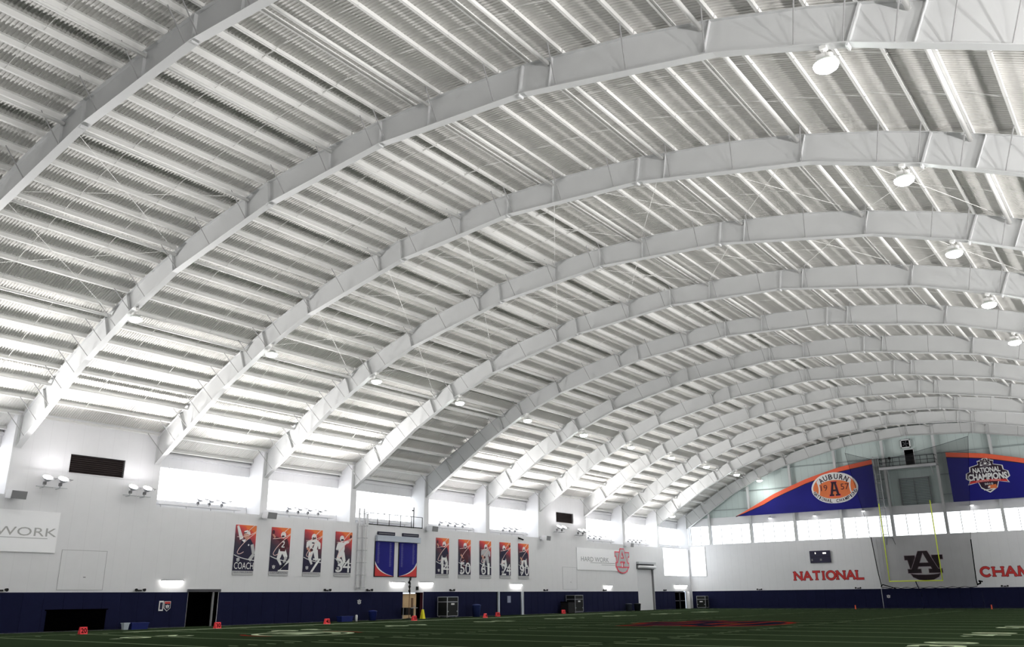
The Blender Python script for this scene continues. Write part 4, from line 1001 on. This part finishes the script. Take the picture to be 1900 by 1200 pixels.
def text_arc(g, s, fr, cx, cz, rx, rz, a0, a1, size, d, m, wf=.7, bold=.02, flip=False):
    n_ = len(s)
    for i, ch in enumerate(s):
        if ch == ' ': continue
        a = R(a0 + (a1 - a0) * (i + .5) / n_); x, z = cx + rx * math.cos(a), cz + rz * math.sin(a)
        tx, tz = -rx * math.sin(a), rz * math.cos(a)
        if a1 < a0: tx, tz = -tx, -tz
        ang = math.atan2(tz, tx); w_ = size * wf * (.45 if ch == 'I' else 1)
        text(g, ch, fr, x - w_ / 2, z - size / 2, w_, size, d, m, bold, ang)
t, fr = blue_banner(-1, 'blue championship banner with orange border and 1957 football, left of the platform')
g = MB(); cx, cz, rx, rz = -9.35, 14.8, 2.75, 1.72
def lens_poly(cx, cz, rx, rz, k=.22, n_=24):
    P = []
    for i in range(n_ * 2):
        a = 2 * math.pi * i / (n_ * 2); P.append((cx + rx * math.copysign(abs(math.cos(a)) ** .8, math.cos(a)), cz + rz * math.copysign(abs(math.sin(a)) ** 1.15, math.sin(a))))
    return P
g.slab(grow(disc(cx, cz + .1, rx * .84, rz * 1.08, 32), .04), fr, .05, .07, pwhite)
g.slab(lens_poly(cx, cz, rx + .22, rz + .22), fr, .05, .08, pwhite); g.slab(lens_poly(cx, cz, rx, rz), fr, .05, .095, porange)
def band(a0, a1, r_in, r_out, z0, m, d, n_=22, ccx=cx):
    for i in range(n_):
        t0, t1 = R(a0 + (a1 - a0) * i / n_), R(a0 + (a1 - a0) * (i + 1) / n_)
        g.slab([(ccx + r_in[0] * math.cos(t0), z0 + r_in[1] * math.sin(t0)), (ccx + r_out[0] * math.cos(t0), z0 + r_out[1] * math.sin(t0)), (ccx + r_out[0] * math.cos(t1), z0 + r_out[1] * math.sin(t1)), (ccx + r_in[0] * math.cos(t1), z0 + r_in[1] * math.sin(t1))], fr, .05, d, m)
band(32, 148, (2.2, 1.05), (2.55, 1.95), 14.75, pwhite, .10); band(192, 348, (2.5, 1.42), (3.0, 2.0), 14.85, pwhite, .105)
text_arc(g, 'AUBURN', fr, cx, 14.75, 2.3, 1.5, 143, 37, .68, .12, logod, .75)
text_arc(g, 'NATIONAL CHAMPIONS', fr, cx, 14.85, 2.72, 1.70, 195, 345, .42, .12, logod, .72)
text(g, '19', fr, cx - 1.75, 14.5, .85, .75, .11, pmaroon, .0); text(g, '57', fr, cx + .8, 14.5, 1.05, .75, .11, pmaroon, 0)
def slabA(g, fr, x0, z0, w_, h_, d, m):
    T = lambda P: [(x0 + p[0] * w_, z0 + p[1] * h_) for p in P]
    for P in ([(.32, 1), (.52, 1), (.3, .1), (.08, .1)], [(.68, 1), (.48, 1), (.7, .1), (.92, .1)], [(.3, .45), (.7, .45), (.72, .32), (.28, .32)], [(0, .12), (.42, .12), (.42, 0), (0, 0)], [(1, .12), (.58, .12), (.58, 0), (1, 0)], [(.22, 1), (.78, 1), (.74, .9), (.26, .9)]):
        d += .0012; g.slab(T(P), fr, .06, d, m)
slabA(g, fr, cx - .78, 13.7, 1.5, 1.95, .108, pink); slabA(g, fr, cx - .7, 13.78, 1.35, 1.8, .116, logod)
for s in (-1, 1): 
    for a, b in zip(curve((cx + s * 2.15, cz + .95), (cx + s * 1.75, cz), (cx + s * 2.15, cz - .95), 8), curve((cx + s * 2.15, cz + .95), (cx + s * 1.75, cz), (cx + s * 2.15, cz - .95), 8)[1:]): g.slab(limb(a, b, .08, .08), fr, .06, .106, pwhite)
g.build('football_emblem', t)
t, fr = blue_banner(1, 'blue championship banner reading NATIONAL CHAMPIONS 2010, right of the platform')
g = MB(); cx = 8.35
outl = [(-1.85, 1.15), (-.85, 1.42), (-.9, 1.85), (-.45, 1.9), (-.25, 2.12), (.25, 2.12), (.45, 1.9), (.95, 1.8), (.85, 1.35), (1.85, 1.1), (1.9, .55), (2.35, .35), (2.45, -.3), (2.05, -.62), (2.3, -1.1), (1.15, -.85), (.9, -1.6), (0, -2.2), (-.9, -1.6), (-1.15, -.85), (-2.3, -1.1), (-2.05, -.62), (-2.45, -.3), (-2.35, .35), (-1.9, .55)]
def fan(g, P, d0, d1, m):
    for i in range(len(P)): g.slab([(cx, 14.85), P[i - 1], P[i]], fr, d0, d1, m)
PO1 = [(cx + a * .95, 14.85 + b * .93) for a, b in outl]; PO2 = [(cx + a * .89, 14.87 + b * .87) for a, b in outl]
fan(g, PO1, .05, .07, pwhite); fan(g, PO2, .05, .085, logod)
text(g, 'NATIONAL', fr, cx - 1.45, 15.15, 2.9, .62, .10, pwhite, .03); text(g, 'CHAMPIONS', fr, cx - 2.05, 14.3, 4.1, .78, .10, pwhite, .04)
for i in range(12):
    a, b = -1.95 + 3.9 * i / 12, -1.95 + 3.9 * (i + 1) / 12; f_ = lambda v: 13.95 + .16 * (1 - (v / 1.95) ** 2)
    g.slab([(cx + a, f_(a)), (cx + b, f_(b)), (cx + b, f_(b) + .26), (cx + a, f_(a) + .26)], fr, .08, .092, redp)
text(g, 'AUBURN TIGERS', fr, cx - 1.3, 14.13, 2.6, .15, .10, pcream, 0); text(g, '2010', fr, cx - .45, 13.72, .9, .22, .10, pwhite, .01)
g.slab([(cx - .1, 13.65), (cx + .75, 13.75), (cx + .8, 13.3), (cx + .3, 13.2), (cx, 13.35)], fr, .08, .09, porange); g.slab([(cx - .6, 13.2), (cx + .55, 13.3), (cx + .55, 13.2), (cx - .6, 13.1)], fr, .08, .095, pwhite); g.slab([(cx - .15, 13.5), (cx + .1, 13.62), (cx + .1, 13.4), (cx - .15, 13.38)], fr, .08, .096, pwhite)
g.slab([(cx - .5, 16.35), (cx + .5, 16.35), (cx + .6, 15.95), (cx - .6, 15.95)], fr, .08, .09, pwhite); au(g, fr, cx - .55, 15.92, 1.1, .85, .09, logod, pwhite, .03, .005)
g.build('champions_emblem', t)

# painted letters with small serifs on the far wall
LET = {'N': ([((0, 0), (0, 1)), ((0, 1), (1, 0)), ((1, 0), (1, 1))], 1.0, [(0, 0), (0, 1), (1, 1)]), 'A': ([((0, 0), (.5, 1)), ((.5, 1), (1, 0)), ((.2, .36), (.8, .36))], 1.05, [(0, 0), (1, 0)]), 'T': ([((0, 1), (1, 1)), ((.5, 1), (.5, 0))], .95, [(.5, 0)]),
       'I': ([((.5, 0), (.5, 1))], .35, [(.5, 0), (.5, 1)]), 'L': ([((0, 1), (0, 0)), ((0, 0), (1, 0))], .85, [(0, 1)]), 'H': ([((0, 0), (0, 1)), ((1, 0), (1, 1)), ((0, .5), (1, .5))], 1.0, [(0, 0), (0, 1), (1, 0), (1, 1)]),
       'M': ([((0, 0), (.08, 1)), ((.08, 1), (.5, .1)), ((.5, .1), (.92, 1)), ((.92, 1), (1, 0))], 1.2, [(0, 0), (1, 0)]), 'P': ([((0, 0), (0, 1)), ((0, 1), (.7, 1)), ((.7, 1), (.98, .78)), ((.98, .78), (.7, .5)), ((.7, .5), (0, .5))], .85, [(0, 0), (0, 1)]),
       'S': ([((.95, .85), (.7, 1)), ((.7, 1), (.3, 1)), ((.3, 1), (.08, .78)), ((.08, .78), (.3, .55)), ((.3, .55), (.7, .48)), ((.7, .48), (.95, .25)), ((.95, .25), (.7, 0)), ((.7, 0), (.3, 0)), ((.3, 0), (.05, .15))], .8, [])}
def ring(a0, a1, n_=14): return [((.5 + .52 * math.cos(R(a0 + (a1 - a0) * i / n_)), .5 + .5 * math.sin(R(a0 + (a1 - a0) * i / n_))), (.5 + .52 * math.cos(R(a0 + (a1 - a0) * (i + 1) / n_)), .5 + .5 * math.sin(R(a0 + (a1 - a0) * (i + 1) / n_)))) for i in range(n_)]
LET['O'] = (ring(0, 360, 20), 1.12, []); LET['C'] = (ring(40, 320), 1.05, [])
def painted(word, x0, z0, total, h, name, lab):
    g0 = [LET[c][1] for c in word]; gap = .34; u_ = total / (sum(g0) + gap * (len(word) - 1)); x = x0
    t = thing('wall_lettering', lab, 'lettering', (0, EY, 0)); fr = (Vector((0, 0, 0)), Vector((1, 0, 0)), Vector((0, 0, 1)), Vector((0, -1, 0)))
    for c in word:
        st, wd, se = LET[c]; g = MB(); T = lambda p: (x + p[0] * wd * u_, z0 + .08 + p[1] * (h - .16))
        for lay, (ex, m_, d_) in enumerate(((.035, logod, .012), (0, redp, .024))):
            for q_, (a, b) in enumerate(st):
                A, B = Vector(T(a)), Vector(T(b)); dd = (B - A).normalized() * ((.03 if c in 'OCS' else .06) + ex * (.4 if c in 'OCS' else 1)); g.slab(limb(A - dd, B + dd, .12 + ex, .12 + ex), fr, 0, d_ + .0005 * q_, m_)
            for q_, p in enumerate(se):
                A = T(p); g.slab([(A[0] - .19 - ex, A[1] - .06 - ex), (A[0] + .19 + ex, A[1] - .06 - ex), (A[0] + .19 + ex, A[1] + .04 + ex), (A[0] - .19 - ex, A[1] + .04 + ex)], fr, 0, d_ + .003 + .0005 * q_, m_)
        g.build('letter', t); x += (wd + gap) * u_
painted('NATIONAL', -15.9, 3.43, 8.6, 1.12, 'n', 'red outlined letters NATIONAL painted on the far wall, left of the net')
painted('CHAMPIONS', 5.9, 3.43, 10.3, 1.12, 'c', 'red outlined letters CHAMPIONS painted on the far wall, right of the net')
g = MB(); fr = frame_far(-2.2, 3.15); au(g, fr, 0, 0, 4.25, 3.4, 0, mat('emblem_maroon', (.15, .05, .10)), mat('logo_halo', (.74, .66, .70)), .05, .012); tag(g.build('wall_emblem'), 'large dark interlocked AU emblem on the far wall behind the net', 'emblem')
t = thing('scoreboard', 'small dark scoreboard on the far wall above the word NATIONAL', 'scoreboard', (-13.6, EY - .03, 5.55)); g = MB(); g.box((0, -.18, 0), (2.6, 0, 1.5), mat('board_dark', (.2, .19, .28))); g.build('cabinet', t)
g = MB(); g.box((.7, -.19, 1.1), (.78, -.18, 1.3), spark); g.box((1.7, -.19, 1.1), (2.1, -.18, 1.25), spark); g.box((.15, -.19, .25), (.35, -.18, .5), grey); g.box((1.25, -.19, .25), (1.5, -.18, .5), grey); g.box((.1, -.185, .72), (2.5, -.18, .76), black); g.build('digits', t)

# platform high on the far wall
t = thing('filming_platform', 'steel filming platform with black railing high in the middle of the far wall', 'platform', (0, 0, 16.55))
g = MB(); g.box((-3.4, 112.75, 0), (3.2, 114.3, .12), galv); g.build('deck_plate', t); g = MB(); g.tube((-3.4, 112.75, .05), (3.2, 112.75, .05), .17, wpaint, 12); g.build('edge_beam', t, True)
for i in range(9):
    if i in (4,): continue
    g = MB(); xx = -3.3 + i * .8; g.tube((xx, 112.8, .15), (xx, 112.8, 1.25), .035, black, 6); g.build('rail_post', t)
for z in (.3, .75, 1.25):
    g = MB(); g.tube((-3.3, 112.8, z), (3.1, 112.8, z), .03, black, 6); g.build('rail', t)
for xx in (-3.3, 3.1):
    g = MB(); g.tube((xx, 112.8, 1.25), (xx, 114.2, 1.25), .03, black, 6); g.tube((xx, 112.8, .75), (xx, 114.2, .75), .03, black, 6); g.build('side_rail', t)
g = MB()
for xx in (-2.6, 2.5): g.tube((xx, 112.9, .0), (xx, 114.25, -1.0), .05, framew, 6)
g.build('knee_brace', t)
t = thing('gable_door', 'black door behind the platform railing on the far gable', 'door', (-.5, 114.25, 16.7)); g = MB(); g.box((0, 0, 0), (1.05, .1, 2.15), blackv); g.build('leaf', t); g = MB(); g.box((-.06, -.02, 0), (0, .12, 2.2), wpaint); g.box((1.05, -.02, 0), (1.11, .12, 2.2), wpaint); g.box((-.06, -.02, 2.15), (1.11, .12, 2.22), wpaint); g.build('frame', t)
t = thing('gable_fan', 'square white-framed dark fan opening above the gable door', 'fan', (-.8, 114.2, 19.1)); g = MB(); g.box((.1, .05, .1), (1.05, .12, .95), blackv); g.build('opening', t); g = MB()
for a in ((0, 0, 0, 1.15, .1, .12), (0, 0, .93, 1.15, .1, 1.05), (0, 0, 0, .12, .1, 1.05), (1.03, 0, 0, 1.15, .1, 1.05)): g.box(a[:3], a[3:], wpaint)
g.build('frame', t); g = MB()
for i in range(5):
    a = 2 * math.pi * i / 5; g.slab(limb((.575, .52), (.575 + .36 * math.cos(a), .52 + .36 * math.sin(a)), .03, .1), (Vector((0, .04, 0)), Vector((1, 0, 0)), Vector((0, 0, 1)), Vector((0, -1, 0))), 0, .01, greyd)
g.build('blades', t)
t = thing('gable_louvre', 'large grey slatted louvre recessed under the filming platform', 'louvre', (-1.7, 115.15, 12.15)); g = MB()
for i in range(16): g.box((0, -.12 if i % 2 else -.04, i * .2), (3.3, 0, i * .2 + .12), mat('louvre_grey', (.5, .55, .55)))
g.build('slats', t); g = MB(); g.box((-.08, -.14, -.08), (0, 0, 3.3), grey); g.box((3.3, -.14, -.08), (3.38, 0, 3.3), grey); g.box((-.08, -.14, 3.2), (3.38, 0, 3.3), grey); g.box((1.6, -.14, 0), (1.64, 0, 3.2), grey); g.build('frame', t)
t = thing('camera_tripod', 'black camera tripod standing on the filming platform', 'tripod', (-2.2, 113.6, 16.67))
for a in (0, 2.1, 4.2):
    g = MB(); g.tube((.3 * math.cos(a), .3 * math.sin(a), 0), (0, 0, 1.1), .025, black, 6); g.build('leg', t)
g = MB(); g.box((-.12, -.2, 1.1), (.12, .2, 1.38), black); g.build('camera_body', t)
t = thing('caged_ladder', 'tall grey caged ladder climbing the far wall to the filming platform', 'ladder', (-4.15, 113.35, 8.3))
for xx in (0, .6):
    g = MB(); g.tube((xx, .1, 0), (xx, .1, 10.0), .055, galv, 6); g.build('rail', t)
g = MB()
for i in range(33): g.tube((0, .1, .1 + i * .3), (.6, .1, .1 + i * .3), .018, galv, 5)
g.build('rung', t)['kind'] = 'stuff'
for i in range(10):
    g = MB(); z = .3 + i * 1.05; g.path([(.3 - .42 * math.cos(math.pi * j / 8), .1 - .7 * math.sin(math.pi * j / 8), z) for j in range(9)], .03, galv, 5); g.build('cage_hoop', t)
for j in (1, 3, 5, 7):
    g = MB(); x_, y_ = .3 - .42 * math.cos(math.pi * j / 8), .1 - .7 * math.sin(math.pi * j / 8); g.tube((x_, y_, 0), (x_, y_, 9.9), .016, galv, 5); g.build('cage_bar', t)
g = MB(); g.box((0, -.6, -.08), (1.2, .35, 0), galv); g.tube((.5, -.5, 0), (.3, -.2, -.9), .03, black, 6); g.tube((1.1, -.5, 0), (1.3, -.2, -.9), .03, black, 6); g.build('landing', t)
t = thing('wall_ladder', 'plain white lower ladder on the far wall behind the net', 'ladder', (-5.15, 113.5, 2.9))
for xx in (0, .5):
    g = MB(); g.tube((xx, 0, 0), (xx, 0, 5.3), .065, wpaint, 6); g.build('rail', t)
g = MB()
for i in range(17): g.tube((0, 0, .15 + i * .3), (.5, 0, .15 + i * .3), .018, wpaint, 5)
g.build('rung', t)['kind'] = 'stuff'
g = MB(); g.tube((-5.35, 113.65, 0), (-5.35, 113.65, 2.6), .035, steel, 8); tag(g.build('conduit'), 'thin silver pipe on the far padding below the ladder', 'pipe')

# ------------------------------------------------------------------ ball net, goal post, pylons
t = thing('ball_net', 'dark ball-stop net hanging behind the goal post', 'net', (0, 112.45, 0))
topc = [(-7.2, 18.95), (-5.6, 18.35), (-4.0, 17.8), (-2.0, 17.75), (0, 18.0), (1.2, 18.25), (3.7, 18.7), (7.2, 19.45)]
def top_z(f_): 
    x = -7.2 + 14.4 * f_
    for (a, b), (c, d_) in zip(topc, topc[1:]):
        if x <= c + 1e-6: return b + (d_ - b) * (x - a) / (c - a)
    return 19.45
def lx(z): return itp([(0, -4.9), (2.5, -4.95), (4.2, -5.15), (8.3, -5.42), (18.95, -7.2)], z)
def rx_(z): return itp([(0, 5.35), (2.5, 5.5), (3.2, 5.45), (7.6, 5.6), (19.45, 7.2)], z)
g = MB(); nu, nv = 60, 24; V = []
for j in range(nv + 1):
    for i in range(nu + 1):
        f_ = i / nu; zt = top_z(f_); zb = 2.36 + .05 * math.sin(i * 1.1); z = zb + (zt - zb) * (j / nv) ** 1.2
        x = lx(z) + (rx_(z) - lx(z)) * f_; k_ = max(0, 1 - z / 12)
        V.append((x, .16 * k_ * math.sin(i * .9) + .1 * k_ * math.sin(i * 2.3 + 1), z))
g.add(V, [(j * (nu + 1) + i, j * (nu + 1) + i + 1, (j + 1) * (nu + 1) + i + 1, (j + 1) * (nu + 1) + i) for j in range(nv) for i in range(nu)], net); g.build('netting', t)
g = MB(); ZL = [2.42 + (8.4 - 2.42) * i / 8 for i in range(9)]; g.path([(lx(z), 0, z) for z in ZL], .055, blackv, 6); g.path([(lx(z), 0, z) for z in (8.4, 12, 15, 18.95)], .02, blackv, 6); g.build('left_rope', t)
g = MB(); g.path([(rx_(z), 0, z) for z in (2.5, 3.2, 5, 7.6)], .06, blackv, 6); g.path([(rx_(z), 0, z) for z in (7.6, 11, 15, 19.45)], .02, blackv, 6); g.build('right_rope', t)
g = MB(); g.path([(a, 0, b) for a, b in topc], .02, blackv, 5); g.build('top_rope', t)
g = MB(); g.path([(-4.95 + 10.4 * i / 40, -.05 + .08 * math.sin(i * 2), 2.34 + .05 * math.sin(i * 1.3)) for i in range(41)], .035, blackv, 6); g.build('bottom_rope', t)
g = MB(); g.path([(-5.0, -.1, 2.5), (-4.8, -.1, 2.75), (-4.3, -.1, 2.6), (-3.6, -.1, 2.35), (-3.3, -.1, 2.25)], .055, blackv, 6); g.build('gathered_hem', t)
g = MB(); g.path([(5.5, -.1, 2.6), (5.9, -.1, 2.75), (5.7, -.1, 3.0), (6.1, -.1, 2.9)], .08, blackv, 6); g.build('gathered_hem', t)
for s_x, s_z in ((-7.2, 18.95), (7.2, 19.45)):
    g = MB(); g.tube((s_x, 0, s_z), (s_x, 1.12, inn(s_x)), .012, blackv, 5); g.build('hanging_rope', t)
t = thing('goal_post', 'yellow football goal post standing in front of the net', 'goal post', (0, 107.9, 0))
g = MB(); g.tube((-2.87, 0, 3.048), (2.87, 0, 3.048), .055, ygoal, 10); g.build('crossbar', t, True)
for s in (-1, 1):
    g = MB(); g.tube((s * 2.82, 0, 3.05), (s * 2.82, 0, 11.9), .05, ygoal, 10); g.build('upright', t, True)
g = MB(); g.path([(0, 0, 3.03), (0, .2, 2.75), (0, .9, 2.3), (0, 1.6, 1.9), (0, 2.0, 1.3), (0, 2.0, 0)], .055, navy, 10); g.build('gooseneck', t, True)
for x, lb in ((-6.95, 'small orange pylon on the end line left of the goal'), (6.95 + .35, 'small orange pylon on the end line right of the goal')):
    g = MB(); g.add([(-.06, -.06, 0), (.06, -.06, 0), (.06, .06, 0), (-.06, .06, 0), (-.05, -.05, .46), (.05, -.05, .46), (.05, .05, .46), (-.05, .05, .46)], [(3, 2, 1, 0), (4, 5, 6, 7), (0, 1, 5, 4), (1, 2, 6, 5), (2, 3, 7, 6), (3, 0, 4, 7)], orange)
    o = g.build('pylon'); o.location = (x, 107.6, 0); tag(o, lb, 'pylon', 'orange end line pylons')
bpy.context.view_layer.update()
